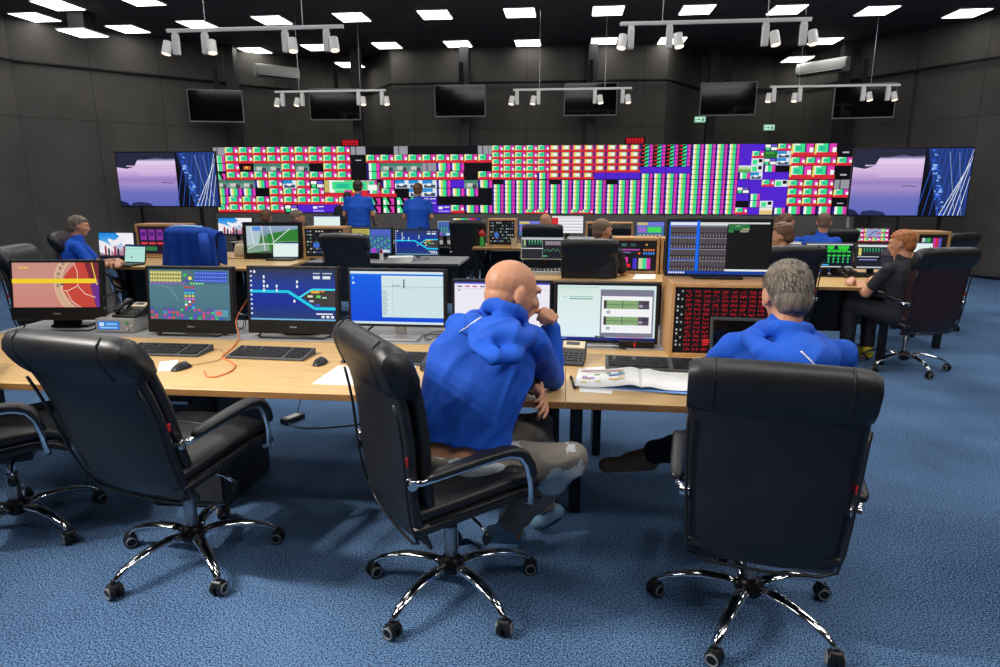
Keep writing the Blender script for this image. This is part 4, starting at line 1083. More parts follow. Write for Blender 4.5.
t=thing('intercom_unit','grey intercom box with a small blue display under the left desk phone','intercom',(p.x+.08,3.83,DZ),radians(4))
MB().box((0,0,.045),(.25,.2,.09)).build('case','grey',t,bevel=.006)
c=Canvas(.14,.055); c.rect(0,0,1,1,(60,120,200)); c.rect(.08,.15,.3,.6,(190,220,250)); c.rect(.4,.2,.9,.5,(120,180,240)); c.rect(.1,.7,.9,.85,(150,200,245)); c.build('display',t,(-.04,-.1012,.047))
for k,q in enumerate(('greenp','lightgrey','lightgrey')): MB().cyl((.08+.026*(k%2),-.1,.065-.02*k),(.08+.026*(k%2),-.108,.065-.02*k),.008,n=12).build('knob',q,t)
phone('black desk phone standing on the intercom box between the left screens',p.x+.135,3.84,DZ+.091,-4,'black',.82)
# headset beside it
t=thing('headset','black headset standing beside the left desk phone','headset',(p.x+.0,3.84,DZ+.091),radians(50)); t.scale=(.62,.62,.62)
MB().tube([(-.07,0,.05),(-.085,0,.12),(-.06,0,.19),(0,0,.22),(.06,0,.19),(.085,0,.12),(.07,0,.05)],.009,8).build('headband','black',t,smooth=True)
for s in (-1,1): MB().ell((s*.07,0,.05),(.022,.04,.05)).build('ear_cup','black',t,smooth=True)
# ---- papers
def sheet(lab, quad, z0=DZ, m='paper', th=.0015, name='paper_sheet', group=None):
    P=[az(x,y,z0) for x,y in quad]; c=sum(P,V())/4
    o=MB().loft([[V((p.x-c.x,p.y-c.y,h)) for p in P] for h in (0,th)]).build(name,m,None); o.location=(c.x,c.y,z0)
    return tag(o,lab,'paper',group)
sheet('white paper sheet on the desk behind the bald man\'s chair',[(312,384),(338,366),(417,366),(399,387)])
sheet('pink slip of paper under the football screen',[(74,325),(86,322),(92,324),(80,327)],m='pink')
def open_docs():
    t=thing('open_document','open printed document with coloured boxes lying on the right front desk','document',az(640,383,DZ),radians(-5)); t.scale=(1.1,1.1,1)
    # stack with curled spread on top
    MB().box((.0,0,.004),(.5,.27,.008)).build('under_pages','paper',t)
    MB().box((.06,-.02,.0095),(.45,.24,.003),Matrix.Rotation(radians(-3),3,'Z')).build('blue_folder','bluetrim',t)
    nx=26; w,d=.27,.27
    for s in (-1,1):
        vs=[];fs=[]
        for i in range(nx):
            q=i/(nx-1); x=s*q*w
            z=.017+.013*math.exp(-((q-.12)/.16)**2)+.006*sin(q*6)*(s<0)
            for yy in (-d/2,d/2): vs.append((x,yy+.015*q*(s>0),z))
        for i in range(nx-1): fs.append((2*i,2*i+2,2*i+3,2*i+1))
        me=bpy.data.meshes.new('page'); me.from_pydata(vs,[],fs); me.materials.append(M['paper'])
        o=bpy.data.objects.new('page',me); COL.objects.link(o); o.parent=t
        m=o.modifiers.new('s','SOLIDIFY'); m.thickness=.0015; m.offset=-1
        for p_ in me.polygons: p_.use_smooth=True
        if s<0:
            c=Canvas(.2,.2)
            def cr(u0,v0,u1,v1,q): c.rect(u0,v0,u1,v1,q)
            cr(0,.02,.95,.07,(170,60,50))
            for (u,v,q) in [(.02,.15,(110,160,70)),(.3,.2,(110,160,70)),(.55,.12,(110,160,70)),(.8,.14,(90,140,70)),(.05,.4,(150,160,210)),(.2,.45,(170,160,220)),(.05,.8,(214,196,110)),(.35,.74,(214,196,110)),(.62,.62,(226,190,90)),(.72,.66,(226,196,90)),(.82,.62,(220,180,90))]: cr(u,v,u+.11,v+.11,q)
            cr(.6,.3,.95,.42,(120,160,214)); cr(.04,.55,.25,.62,(190,140,140)); cr(.85,.45,.95,.75,(226,206,170))
            b=c.build('printed_boxes',t,(-.155,0,.0),m='print',flat=True)
            for vtx in b.data.vertices:
                q=min(1,max(0,-(vtx.co.x-.155)/w)); vtx.co.z+= .0180+.013*math.exp(-((q-.12)/.16)**2)+.006*sin(q*6)
    for v in (0,):
        sheet('loose white pages under the left side of the open document',[(579,392),(585,368),(615,366),(612,394)],DZ)
open_docs()
P0=az(571,377,DZ+.006); P1=az(575,388,DZ+.006)
t=MB().cyl(P0,P1,.006,.0055,10).build('pen','black',None,smooth=True); tag(t,'black pen lying on the desk left of the open document','pen')
cpn=MB().cyl(P0+(P0-P1)*.04,P0+(P1-P0)*.3,.0068,n=10).build('pen_cap','blackm',None,smooth=True); cpn.parent=t
# ---- cables
zc=DZ+.005
cable('orange_cable','orange network cable looping over the left front desk between keyboards',[az(204,371,zc),az(207,376,zc),az(216,376.5,zc),az(229,372,zc),az(235,366,zc),az(230,361,zc),az(222,357,zc),az(226,353,zc),az(234,346,zc),az(239,336,zc+.01),V((-2.03,3.75,.86)),V((-1.98,3.95,1.0)),V((-1.97,4.0,.76))],.0035,'orange')
cable('mouse_cable','thin dark mouse cable running along the left desk to the keyboards',[az(190,365,zc),az(205,363,zc),az(218,360,zc),az(225,354,zc),az(220,350,zc)],.002,'woodedge')
cr=random.Random(4)
for lab,x,y,n in [('tangle of black cables beside the silver monitor foot',-.72,3.82,9),('tangle of thin black cables under the coloured grid computer',-2.2,3.9,6),('tangle of thin black cables under the track-line computer',-1.6,3.9,6),('black cable curled by the grey phone under the rack-diagram monitor',.3,3.7,4)]:
    pts=[V((x+cr.uniform(-.16,.16),y+cr.uniform(-.14,.14),.755+cr.uniform(0,.09)*(k%2))) for k in range(n)]
    cable('cable_tangle',lab,pts,.0028,'black',cat='cable')
cable('black_cable','black cable slanting down behind the bright blue monitor',[V((-1.25,3.78,.76)),V((-1.15,3.86,.84)),V((-.98,4.0,.95)),V((-.97,4.1,.76))],.006)
p=az(293,421,0); t=thing('power_adapter','black power adapter with pale label hanging behind the left front desk','adapter',(p.x,p.y,0.0),radians(-25))
MB().box((0,0,.02),(.075,.17,.04)).build('case','black',t,bevel=.006)
MB().box((0,0,.0405),(.05,.11,.001)).build('label_sticker','lightgrey',t)
cable('power_cable','black power cable lying on the carpet beside the adapter',[p+V((0,-.09,.02)),p+V((.12,-.14,.008)),p+V((.35,-.1,.006)),p+V((.6,.05,.006)),p+V((.75,.3,.006)),p+V((.7,.6,.006))],.005)
cable('adapter_cord','thin cord rising from the power adapter to the desk',[p+V((0,.08,.03)),p+V((.03,.12,.2)),p+V((.02,.16,.5)),p+V((.02,.18,.70))],.003)
# a desk paper pad beside the left mouse
sheet('white paper under the empty chair\'s back on the left front desk',[(158,371),(160,362),(178,360),(176,371)])
# docking box right behind grey phone and small items under rack monitor
p=az(640,349,DZ); t=thing('docking_box','flat black box standing under the rack-diagram monitor','box',(p.x-.02,3.72,DZ),0)
MB().box((0,0,.02),(.2,.12,.04)).build('case','black',t,bevel=.004); MB().box((-.01,-.061,.02),(.012,.003,.026)).build('red_stripe','redp',t)
sheet('crumpled white sheet at the foot of the red digit cabinet',[(692,357),(700,351),(716,351),(712,358)])
# ================================================================== SECOND ROW EQUIPMENT
mon_px('monitor with blue sky and red towers in front of the older man at left',99.5,233,134,257,7.5,c_city,bez=.012,tilt=4)
def laptop(lab,x,y,rz,content,w=.33,h=.2,z=DZ,m='black'):
    t=thing('laptop',lab,'laptop',(x,y,z),radians(rz),'open laptops')
    MB().box((0,0,.009),(w,.23,.018)).build('base',m,t,bevel=.004)
    MB().box((0,-.005,.0195),(w-.04,.1,.003)).build('keys','key',t)
    R=Matrix.Rotation(radians(-12),3,'X')
    l=MB().box(V((0,.118,.018))+R@V((0,.006,h/2+.006)),(w,.01,h+.02),R).build('lid',m,t,bevel=.003)
    c=Canvas(w-.02,h-.008); content(c); s=c.build('screen',t,V((0,.118,.018))+R@V((0,-.0002,h/2+.006))); s.rotation_euler=(radians(-12),0,0)
    return t
p=ay(134,256,7.25); laptop('small open laptop with pale cyan screen at the left second-row desk',p.x,7.1,-10,c_cyan,w=.31,h=.2)
a=ay(136,240,8.0); b=ay(178,240,8.0)
desk('narrow beech desk behind the blue jacket carrying wooden boxes',-6.0,-3.3,8.0,8.75)
cabinet('wooden box with purple button displays left of the blue jacket',ay(136,240,8.1).x,ay(184,240,8.1).x,8.1,8.4,DZ,1.17,c_purple)
mon_px('monitor of coloured test tiles right behind the blue jacket',190,232,221,250,8.25,c_tiles,bez=.014)
mon_px('far monitor with blue sky picture, left of the football pitch screen',218.5,218,252,235,10.6,c_city,bez=.012)
mon_px('all-in-one computer with a green football pitch and goal on screen',248,226,297,253,8.0,c_pitch,kind='aio',bez=.05,chin=.03,rz=6)
p=ay(282,254,7.85); laptop('small open laptop standing in front of the football pitch screen',p.x,7.85,4,c_pale,w=.34,h=.185)
cabinet('tall wooden equipment box behind the aisle chair',ay(303,240,8.05).x,ay(345,240,8.05).x,8.05,8.35,DZ,1.15,c_gear,wall=.025)
mon_px('far monitor with a plain white screen left of the standing man',314,216,340,231,10.5,c_pale,bez=.012)
mon_px('second-row screen with purple and green button grid right of the aisle chair',352,229,391,253,8.1,c_halfmulti,kind='aio',bez=.02,chin=.03)
mon_px('second-row monitor with turquoise track lines on deep blue',395,230,438,254.5,8.1,c_track,bez=.013,stand='silver')
for lab,q,m in [('stack of white papers in front of the deep blue track-line monitor',(405,259),'paper')]:
    p=az(q[0],q[1],DZ); t=thing('paper_stack',lab,'papers',(p.x,7.85,DZ),.1)
    for k in range(5): MB().box((.004*k,.003*(k%2),.006+.012*k),(.3,.21,.0115),Matrix.Rotation(.05*k,3,'Z')).build('sheaf','paper',t)
p=az(388,259,DZ); t=thing('hand_cream_tube','small red and white bottle on the grey second-row desk','bottle',(p.x,7.8,DZ),0)
MB().cyl((0,0,0),(0,0,.1),.025,.022,14).build('body','white',t,smooth=True,bevel=.004); MB().cyl((0,0,.1),(0,0,.15),.018,.016,12).build('cap','redp',t,smooth=True,bevel=.003)
p=az(240,257,DZ); t=thing('paper_bag','crumpled beige bag beside the football pitch screen','bag',(p.x,8.2,DZ),.1)
MB().loft([sring((0,0,z),(1,0,0),(0,1,0),a_,b_,3,20) for z,a_,b_ in [(0,.1,.07),(.06,.105,.072),(.12,.095,.06),(.165,.08,.045),(.17,.06,.03)]]).build('body','beige',t,smooth=True); MB().tube([(-.04,0,.16),(-.03,0,.2),(.03,0,.2),(.04,0,.16)],.006,8).build('handle','beige',t,smooth=True)
# far row
mon_px('far multi-picture monitor left of the chair in the middle distance',437.5,221,450.5,236,10.1,c_multi,bez=.012)
mon_px('far colour-bar monitor half hidden by the chair in the middle distance',453,218.5,480,234,10.2,c_bars,bez=.012)
cabinet('far wooden equipment box standing free on the beech desk',ay(487.5,230,10.0).x,ay(516,230,10.0).x,10.0,10.3,DZ,ay(500,219,10).z,c_gear,wall=.025)
mon_px('far status monitor with purple and green blocks behind the bald seated man',519,221,545,236,10.3,c_status,bez=.012)
mon_px('far monitor showing a white list with a red block',552,216,583,233,10.45,c_sheet,bez=.01)
cabinet('far wooden equipment box behind the man in the black shirt',ay(586,230,10.2).x,ay(633,230,10.2).x,10.2,10.5,DZ,ay(600,222.5,10.2).z,c_gear,wall=.025)
mon_px('far status monitor with green block left of the audio fader monitor',636.5,222,664,237,10.2,c_status,bez=.012)
# small things on the far desk
p=ay(484,238,9.95); t=thing('spray_bottle','small bottle with red cap on the far desk by the middle-distance chair','bottle',(ay(482,238,9.9).x,9.9,DZ),0)
MB().cyl((0,0,0),(0,0,.16),.035,.03,14).build('body','greenp',t,smooth=True,bevel=.005); MB().ell((0,0,.2),(.05,.05,.055)).build('cap','redp',t,smooth=True)
t=thing('cup','pale yellow cup on the far beech desk right of the wooden box','cup',(ay(514,240,9.9).x,9.88,DZ),0)
MB().tube([(0,0,0),(0,0,.14),(0,0,.14),(0,0,.02)],[.035,.045,.041,.03],18).build('body','beige',t,smooth=False)
MB().tube([(.042,0,.11),(.075,0,.1),(.078,0,.05),(.038,0,.03)],.006,8).build('handle','beige',t,smooth=True)
# centre of second row
mon_px('dark audio monitor left of the man in black, light frame',522,238.5,563,258.5,7.15,c_dark,bez=.012,frame='lightgrey')
mon_px('dark monitor with green and blue strips partly behind the man in black',568,238,604,259,7.1,c_eq,bez=.012,frame='lightgrey')
cabinet('wooden box of coloured control panels right of the man in black',ay(613,255,7.0).x,ay(659,255,7.0).x,6.98,7.3,DZ,ay(640,238,6.98).z,c_panel,wall=.028)
cabinet('narrow wooden box between control panels and audio fader monitor',ay(660.5,255,7.0).x,ay(700,255,7.0).x,6.98,7.3,DZ,ay(640,238,6.98).z,c_gear,wall=.028)
sheet('white paper on the beech desk under the coloured control panels',[(632,279),(636,274),(656,274),(655,279)])
t=thing('keypad_box','grey control keyboard on the desk in front of the dark audio monitor','keyboard',(ay(552,266,6.85).x,6.85,DZ),0)
MB().box((0,0,.02),(.5,.22,.04)).build('case','lightgrey',t,bevel=.005)
kb=MB()
for j in range(4):
    for i in range(12): kb.box((-.21+.038*i,-.075+.045*j,.045),(.028,.03,.014))
kb.build('keys','darkgrey',t)
# right second row
mon_px('monitor with bright green block diagram on the right second-row desk',806,244,852,267,6.95,c_green,bez=.012,frame='darkgrey')
mon_px('dark monitor behind the cropped-hair man, left of green diagram',768,243,800,262,7.0,c_dark,bez=.012,frame='lightgrey')
mon_px('dark audio monitor with light bars in front of the ginger-haired man',857,245,893,268,6.95,c_eq,bez=.012,frame='darkgrey')
mon_px('far monitor with pink and green test tiles over the right desk',855.5,228.5,889,242,8.8,c_tiles,bez=.012)
mon_px('small far test-tile monitor behind the chair of the man in blue',838,228.5,852,241,8.85,c_tiles,bez=.012)
p=az(852,278,DZ); phone('black desk phone with cream top on the right second-row desk',p.x,p.y+.12,DZ,28,'black',1.1)
t=thing('keyboard_tray','dark keyboard in front of the ginger-haired man','keyboard',az(872,277,DZ)+V((0,.08,0)),0)
MB().box((0,0,.012),(.42,.15,.024)).build('body','darkgrey',t,bevel=.004); kb=MB()
for j in range(5):
    for i in range(14): kb.box((-.188+.029*i,-.055+.027*j,.028),(.023,.021,.009))
kb.build('keys','key',t)
cabinet('wooden box with a colour-bar screen by the far right empty chair',ay(916,240,7.05).x,ay(951,240,7.05).x,7.05,7.35,DZ,ay(930,230.5,7.25).z,lambda c:(c.rect(0,0,1,1,(24,22,26)),[c.rect(.12+.1*i,.08,.22+.1*i,.5,k) for i,k in enumerate([(200,206,200),(60,150,110),(60,170,80),(30,60,40),(206,50,160),(190,40,60),(90,80,190)])],c.rect(.55,.56,.9,.86,(206,50,40))),wall=.028)
mon_px('small white monitor beside the head of the ginger-haired man',914,243,932.5,252,6.98,c_pale,bez=.008)
# ================================================================== PEOPLE
def remesh(mb, vox, smooth_it=3, sm_f=.5):
    me=bpy.data.meshes.new('tmp'); me.from_pydata(mb.v,[],mb.f); me.update()
    bm=bmesh.new(); bm.from_mesh(me); bmesh.ops.recalc_face_normals(bm,faces=bm.faces); bm.to_mesh(me); bm.free()
    o=bpy.data.objects.new('tmp',me); COL.objects.link(o)
    m=o.modifiers.new('r','REMESH'); m.mode='VOXEL'; m.voxel_size=vox; m.use_smooth_shade=True
    if smooth_it:
        s=o.modifiers.new('s','SMOOTH'); s.iterations=smooth_it; s.factor=sm_f
    bpy.context.view_layer.update()
    out=bpy.data.meshes.new_from_object(o.evaluated_get(bpy.context.evaluated_depsgraph_get()))
    COL.objects.unlink(o); bpy.data.objects.remove(o)
    for p in out.polygons: p.use_smooth=True
    return out
def mesh_obj(name, me, m, parent):
    me.materials.clear(); me.materials.append(M[m]); o=bpy.data.objects.new(name,me); COL.objects.link(o); o.parent=parent; return o
def folds(me, amp, sc, seed, axes=None, hood_c=None):
    """soft creases: ridged noise stretched along the direction the cloth is pulled"""
    n=[v.normal.copy() for v in me.vertices]
    for v,nn in zip(me.vertices,n):
        p=v.co
        if axes:
            d1,d2=axes; d3=d1.cross(d2); wob=noise.noise(p*5+V((seed,0,0)))*.05
            q=V((p.dot(d1)*3.2+seed,(p.dot(d2)+wob)*15,p.dot(d3)*6))
            r1=max(0,1-abs(noise.noise(q))*2.4)**2.2; r2=noise.noise(V((p.x*6+seed,p.y*6,p.z*6)))
            k=1 if hood_c is None else min(1,max(.25,((p-hood_c).length-.14)/.14))
            v.co=p+nn*(amp*k*(r1*1.1-.35+.5*r2))
        else:
            q=V((p.x*sc[0]+seed,p.y*sc[1],p.z*sc[2]))
            w=1-abs(noise.noise(q))*2.2; w2=noise.noise(q*2.3+V((9,3,1)))
            v.co=p+nn*(amp*(w*.8-.3+.4*w2))
def basis(f, up=V((0,0,1))):
    f=V(f).normalized(); r=f.cross(up).normalized(); u=r.cross(f).normalized(); return r,f,u
def Rm(r,f,u): return Matrix((r,f,u)).transposed()
def head_mb(mb, c, r,f,u, s=1.0):
    R=Rm(r,f,u)
    L=lambda x,y,z: V(c)+r*(x*s)+f*(y*s)+u*(z*s)
    e=lambda x,y,z,a,b,d: mb.ell(L(x,y,z),(a*s,b*s,d*s),R)
    e(0,-.012,.032,.076,.097,.084)       # cranium
    e(0,.022,-.01,.066,.076,.088)        # face
    e(0,.045,-.068,.048,.046,.042)       # jaw
    e(0,.07,-.092,.026,.022,.02)         # chin
    e(0,-.034,-.014,.068,.066,.066)        # occiput
    e(0,.083,.032,.055,.02,.016)         # brow
    mb.cap(L(0,.092,.018),.009*s,L(0,.112,-.022),.0145*s,10)   # nose
    for q in (-1,1):
        e(q*.01,.1,-.026,.009,.012,.009); e(q*.04,.07,-.018,.022,.022,.018)
        R2=R@Matrix.Rotation(q*radians(-18),3,'Z')
        mb.ell(L(q*.08,-.008,-.002),(.009*s,.021*s,.034*s),R2); mb.ell(L(q*.076,.004,-.026),(.008*s,.012*s,.014*s),R2)
    e(0,.096,-.05,.023,.009,.0065); e(0,.094,-.06,.02,.009,.007)  # lips
def eyes(parent, c, r,f,u, s=1.0):
    for q in (-1,1):
        p=V(c)+r*(q*.031*s)+f*(.074*s)+u*(.006*s)
        o=MB().ell(p,(.0125*s,)*3).build('eye','eye',parent,smooth=True)
        MB().ell(p+f*(.0085*s),(.006*s,)*3).build('iris','iris',o,smooth=True)
        MB().tube([p+r*(-.018*s)+u*(.018*s)+f*.012*s,p+u*(.022*s)+f*.014*s,p+r*(.018*s)+u*(.018*s)+f*.011*s],.0036*s,6).build('eyebrow','hairdark',parent,smooth=True)
def hair(parent, c, r,f,u, s, m, style='short', seed=1, thick=.012):
    if style=='bald': return
    R=Rm(r,f,u); mb=MB().ell((0,-.012,.032),(.078,.1,.0865),None,40,30).ell((0,-.045,-.018),(.0645,.062,.066),None,40,30)
    me=remesh(mb,.006,2)
    bm=bmesh.new(); bm.from_mesh(me)
    kill=[]
    for v in bm.verts:
        x,y,z=v.co
        keep = z>.088-.1*max(0,.055-y)/.055*.0 if y>.055 else True
        if y>.03: keep = z>.062
        elif y>-.0: keep = z>.012+.05*max(0,(y)/.03)
        elif y>-.04: keep = z>-.02-.02*(-y/.04) and not(abs(x)>.066 and z<-.012 and y>-.02)
        else: keep = z>-.068
        if style=='thin' and z>.1 and abs(x)<.04 and y<.0: keep=False
        if not keep: kill.append(v)
    bmesh.ops.delete(bm,geom=kill,context='VERTS'); bm.to_mesh(me); bm.free()
    rr=random.Random(seed); am=.0028 if style!='buzz' else .001
    for v in me.vertices:
        n=v.normal; v.co=v.co+n*(am*noise.noise(V((v.co.x*70+seed,v.co.y*40,v.co.z*22)))+ (.004 if style!='buzz' else .0) + (.006 if style=='short' and v.co.z>.07 else 0))
    for v in me.vertices: v.co=V(c)+R@(v.co*s)
    for p in me.polygons: p.use_smooth=True
    o=mesh_obj('hair',me,m,parent); md=o.modifiers.new('s','SOLIDIFY'); md.thickness=thick if style!='buzz' else .004; md.offset=-.6
    if style=='long':
        mb=MB()
        for k in range(9):
            x=-.07+.0175*k
            pts=[(x,-.06,.06),(x*1.15,-.1,.0),(x*1.2,-.105,-.08),(x*1.15,-.09,-.16)]
            mb.tube([V(c)+R@(V(p)*s) for p in pts],[.02*s,.024*s,.022*s,.012*s],8)
        mb.build('hair_length',m,o,smooth=True)
    return o
def strands(parent, c, r,f,u, s, m, n=2600, seed=3):
    """short loose hairs standing off the cropped head"""
    R=Rm(r,f,u); rr=random.Random(seed); vs=[];fs=[]
    for i in range(n):
        th=rr.uniform(-pi,pi); ph=rr.uniform(-.75,1.5)
        d=V((cos(ph)*sin(th),-cos(ph)*cos(th),sin(ph)))
        p=V((d.x*.083,-.014+d.y*.106,.034+d.z*.094))
        if d.y>.35 and d.z<.35: continue
        if p.z<-.035 and p.y>-.06: continue
        if p.z<-.06: continue
        if abs(d.x)>.75 and p.z<.0 and p.y>-.05: continue
        down=V((d.x*.15,-.35,-1)) if d.z<.6 else V((rr.uniform(-.6,.6),.5,.15))
        t=(down-d*down.dot(d)); t.normalize(); L=rr.uniform(.012,.024)
        side=d.cross(t).normalized()*.0011; tip=p+t*L+d*rr.uniform(.001,.008)+side*rr.uniform(-3,3)
        k=len(vs)
        for q in (p-side,p+side,tip): vs.append(V(c)+R@(q*s))
        fs.append((k,k+1,k+2))
    for i in range(n//2):
        th=rr.uniform(-1.25,1.25); ph=rr.uniform(-.95,.25)
        d=V((cos(ph)*sin(th),-cos(ph)*cos(th),sin(ph)))
        p=V((d.x*.0725,-.036+d.y*.0735,-.016+d.z*.0725))
        if p.z<-.074: continue
        t=V((d.x*.1,0,-1)); t=(t-d*t.dot(d)).normalized(); side=d.cross(t).normalized()*.001; L=rr.uniform(.008,.016)
        tip=p+t*L+d*rr.uniform(.001,.004)+side*rr.uniform(-2,2); k=len(vs)
        for q in (p-side,p+side,tip): vs.append(V(c)+R@(q*s))
        fs.append((k,k+1,k+2))
    me=bpy.data.meshes.new('hair_strands'); me.from_pydata(vs,[],fs); mesh_obj('hair_strands',me,m,parent)
def hand_mb(mb, w, d, pn, side, curl=.5, s=1.0, spread=1.0, thumb=.6, fingers=None):
    """w wrist, d direction of the fingers, pn palm normal (the way the palm faces), side=+1 when the thumb lies on +d x pn side"""
    d=V(d).normalized(); pn=V(pn); pn=(pn-d*pn.dot(d)).normalized(); x=d.cross(pn).normalized()*side
    w=V(w); P=lambda a,b,c_: w+x*(a*s)+d*(b*s)+pn*(c_*s)
    mb.cap(P(0,-.01,0),.024*s,P(0,.02,0),.026*s,10)
    for a in (-.027,-.009,.009,.027): mb.cap(P(a*.6,.012,0),.0165*s,P(a,.082,0),.0125*s,10)
    mb.cap(P(.02,.02,.008),.017*s,P(.03,.05,.008),.014*s,10)
    tips=[]
    for k,(a,L) in enumerate([(.029,.070),(.0095,.078),(-.0095,.072),(-.028,.057)]):
        cu=curl if fingers is None else fingers[k]
        ang=0; p=P(a,.086,0); rad=.0098-.0004*k
        sp=(a/.029)*.09*spread
        for j,(fr,bd) in enumerate([(.45,.75),(.31,1.0),(.24,.6)]):
            ang+=cu*bd; dirv=(d*cos(ang)+pn*sin(ang)+x*sp*cos(ang)).normalized(); q=p+dirv*(L*fr*s)
            mb.cap(p,(rad-.0009*j)*s,q,(rad-.0009*(j+1))*s,10); p=q
        tips.append(p)
    tb=P(.032,.03,.008); d1=(x*.72+d*.62+pn*(.2+.4*thumb)).normalized(); q=tb+d1*(.038*s); mb.cap(tb,.0135*s,q,.0115*s,10)
    d2=(x*(.45-.5*thumb)+d*.85+pn*(.2+.5*thumb)).normalized(); q2=q+d2*(.032*s); mb.cap(q,.0115*s,q2,.0098*s,10); mb.cap(q2,.0098*s,q2+(d2*.9-x*.2*thumb).normalized()*(.022*s),.0078*s,10)
    return tips
def torso_rings(P, infl=0.0, top='neck', hem=0.0, waist_drop=None):
    pel,chest,neck=P['pelvis'],P['chest'],P['neck']
    hx=P['hipx']; sx=P['shx']; g=P.get('girth',1.0)
    rings=[]
    belly=pel*.5+chest*.5
    if 'belly' in P: belly=P['belly']
    path=[(pel+(pel-belly)*.25,.8,.150,.112,0),(pel,1,.170,.122,0),(pel*.5+belly*.5,1,.162,.118,.25),(belly,1,.158,.116,.5),(belly*.5+chest*.5,1,.166,.116,.75),(chest,1,.178,.116,.9),(chest*.5+neck*.5,1,.170,.102,1),(chest*.22+neck*.78,1,.132,.082,1),(neck,1,.066,.062,1)]
    if hem<0: path[0:2]=[(pel*(1+hem)+belly*(-hem),.9,.166,.124,.1)]
    elif hem: path[0]=(pel+(pel-belly).normalized()*hem,1,.168,.122,0)
    for i,(c,k,a,b,t) in enumerate(path):
        x=(hx*(1-t)+sx*t).normalized()
        d=(path[min(i+1,len(path)-1)][0]-path[max(i-1,0)][0]).normalized()
        x=(x-d*x.dot(d)).normalized(); y=d.cross(x).normalized()
        gg=g if i<len(path)-3 else 1
        rings.append(sring(c,x,y,(a*gg+infl),(b*gg+infl),2.5,28))
    return rings
def make_person(label, P, hairm=None, hairstyle='short', shirt='blue', sleeve='short', trousers='trouser', shoes='black', vox=.011, hs=1.0, hood=False, seed=1, skin='skin', curlR=.5, curlL=.5, handR=None, handL=None, legs=True, name='person', foldamp=.006, do_eyes=True, bodies=True, sleeve_t=.75):
    base=V((P['pelvis'].x,P['pelvis'].y,0))
    t=thing(name,label,'person',base,0)
    for k,v in list(P.items()):
        if isinstance(v,Vector) and k not in('hipx','shx','hf'): P[k]=v-base
    r,f,u=basis(P['hf'],P.get('hup',V((0,0,1)))) if 'hup' in P else basis(P['hf'])
    hc=P['head']
    b=MB()
    head_mb(b,hc,r,f,u,hs)
    b.cap(hc+u*(-.045*hs)+f*(-.022*hs),.052*hs,P['neck'],.06,16)
    b.loft(torso_rings(P,-.004))
    for q,S_ in (('R',1),('L',-1)):
        sh,el,wr=P['sh'+q],P['el'+q],P['wr'+q]
        b.cap(sh,.05,el,.038,14); b.cap(el,.04,el*.65+wr*.35,.04,14); b.cap(el*.65+wr*.35,.04,wr,.026,14); b.cap(sh,.055,P['chest']*.4+P['neck']*.6,.06,14)
        hd=P.get('hd'+q); 
        if hd is None: hd=(wr-el).normalized()
        pn=P.get('pn'+q, V((0,0,-1)))
        dd=V(hd).normalized(); pp=V(pn); xx=dd.cross(pp)
        hs_=handR if q=='R' else handL
        sd = (1 if q=='L' else -1)*(1)
        hand_mb(b,wr+dd*.02,dd,pn,P.get('ts'+q,sd),curl=curlR if q=='R' else curlL,s=1.02*P.get('handscale',1),fingers=hs_)
        if legs:
            hp,kn,an=P['hip'+q],P['kn'+q],P['an'+q]
            b.cap(hp,.082,kn,.052,16); b.cap(kn,.053,kn*.65+an*.35,.054,16); b.cap(kn*.65+an*.35,.054,an,.036,16)
            td=P['toe'+q]; b.cap(an+V((0,0,-.03)),.034,td,.026,12)
    if legs: b.cap(P['hipR'],.1,P['hipL'],.1,16)
    me=remesh(b,vox if vox>.006 else .0052,4 if vox<.006 else 2)
    mesh_obj('body',me,skin,t)
    if do_eyes: eyes(t,hc,r,f,u,hs)
    hair(t,hc,r,f,u,hs,hairm,hairstyle,seed) if hairm else None
    # ---- shirt
    sb=MB(); inf=.016 if vox>.006 else .02
    tr=torso_rings(P,inf,hem=P.get('hem',.06)); sb.loft(tr)
    for q in 'RL':
        sh,el,wr=P['sh'+q],P['el'+q],P['wr'+q]
        sb.cap(sh,.062+inf*.3,P['chest']*.4+P['neck']*.6,.07,16)
        if sleeve=='short':
            e=sh*(1-sleeve_t)+el*sleeve_t
            sb.tube([sh-(el-sh).normalized()*.03,sh,e],[.05,.064,.058],18)
        else:
            sb.cap(sh,.068,el,.056,18); sb.cap(el,.058,el*.6+wr*.4,.056,18); w2=wr-(wr-el).normalized()*.035; sb.tube([el*.6+wr*.4,el*.2+wr*.8,w2],[.056,.047,.036],18)
    sb.cap(P['neck']-V((0,0,.01)),.072,P['neck']+(hc-P['neck'])*.22,.066,16)
    if hood:
        nk=P['neck']; bk=-(P['shx'].cross(V((0,0,1)))).normalized()*(-1)
        bk=P['back']
        x=P['shx']; upn=(hc-nk).normalized()
        lop=P.get('lop',0.0)
        loop=[]
        for k in range(21):
            a=radians(-165+16.5*k); loop.append(nk+x*(.083*sin(a))+bk*(.078*cos(a))+upn*(P.get('col',.03)+.03*cos(a)))
        sb.tube(loop,.027,12,1.25)
        loop=[];rs=[]
        for k in range(21):
            a=radians(-125+12.5*k); c_=max(0,cos(a)); loop.append(nk+x*(.125*sin(a)+lop*c_)+bk*(.085*cos(a)+.028)-upn*(.012+.04*c_)); rs.append(.03+.024*c_)
        sb.tube(loop,rs,14,.8)
        loop=[];rs=[]
        for k in range(15):
            a=radians(-80+160*k/14); c_=max(0,cos(a)); loop.append(nk+x*(.105*sin(a)+lop*1.6*c_)+bk*(.075*cos(a)+.06)-upn*(.035+.085*c_)); rs.append(.022+.022*c_)
        sb.tube(loop,rs,14,.65)
        sb.ell(nk+bk*.085-upn*.05+x*lop,(.11,.042,.08),Rm(x,bk,upn))
    ms=remesh(sb,max(.007,vox),14 if vox<.008 else 2)
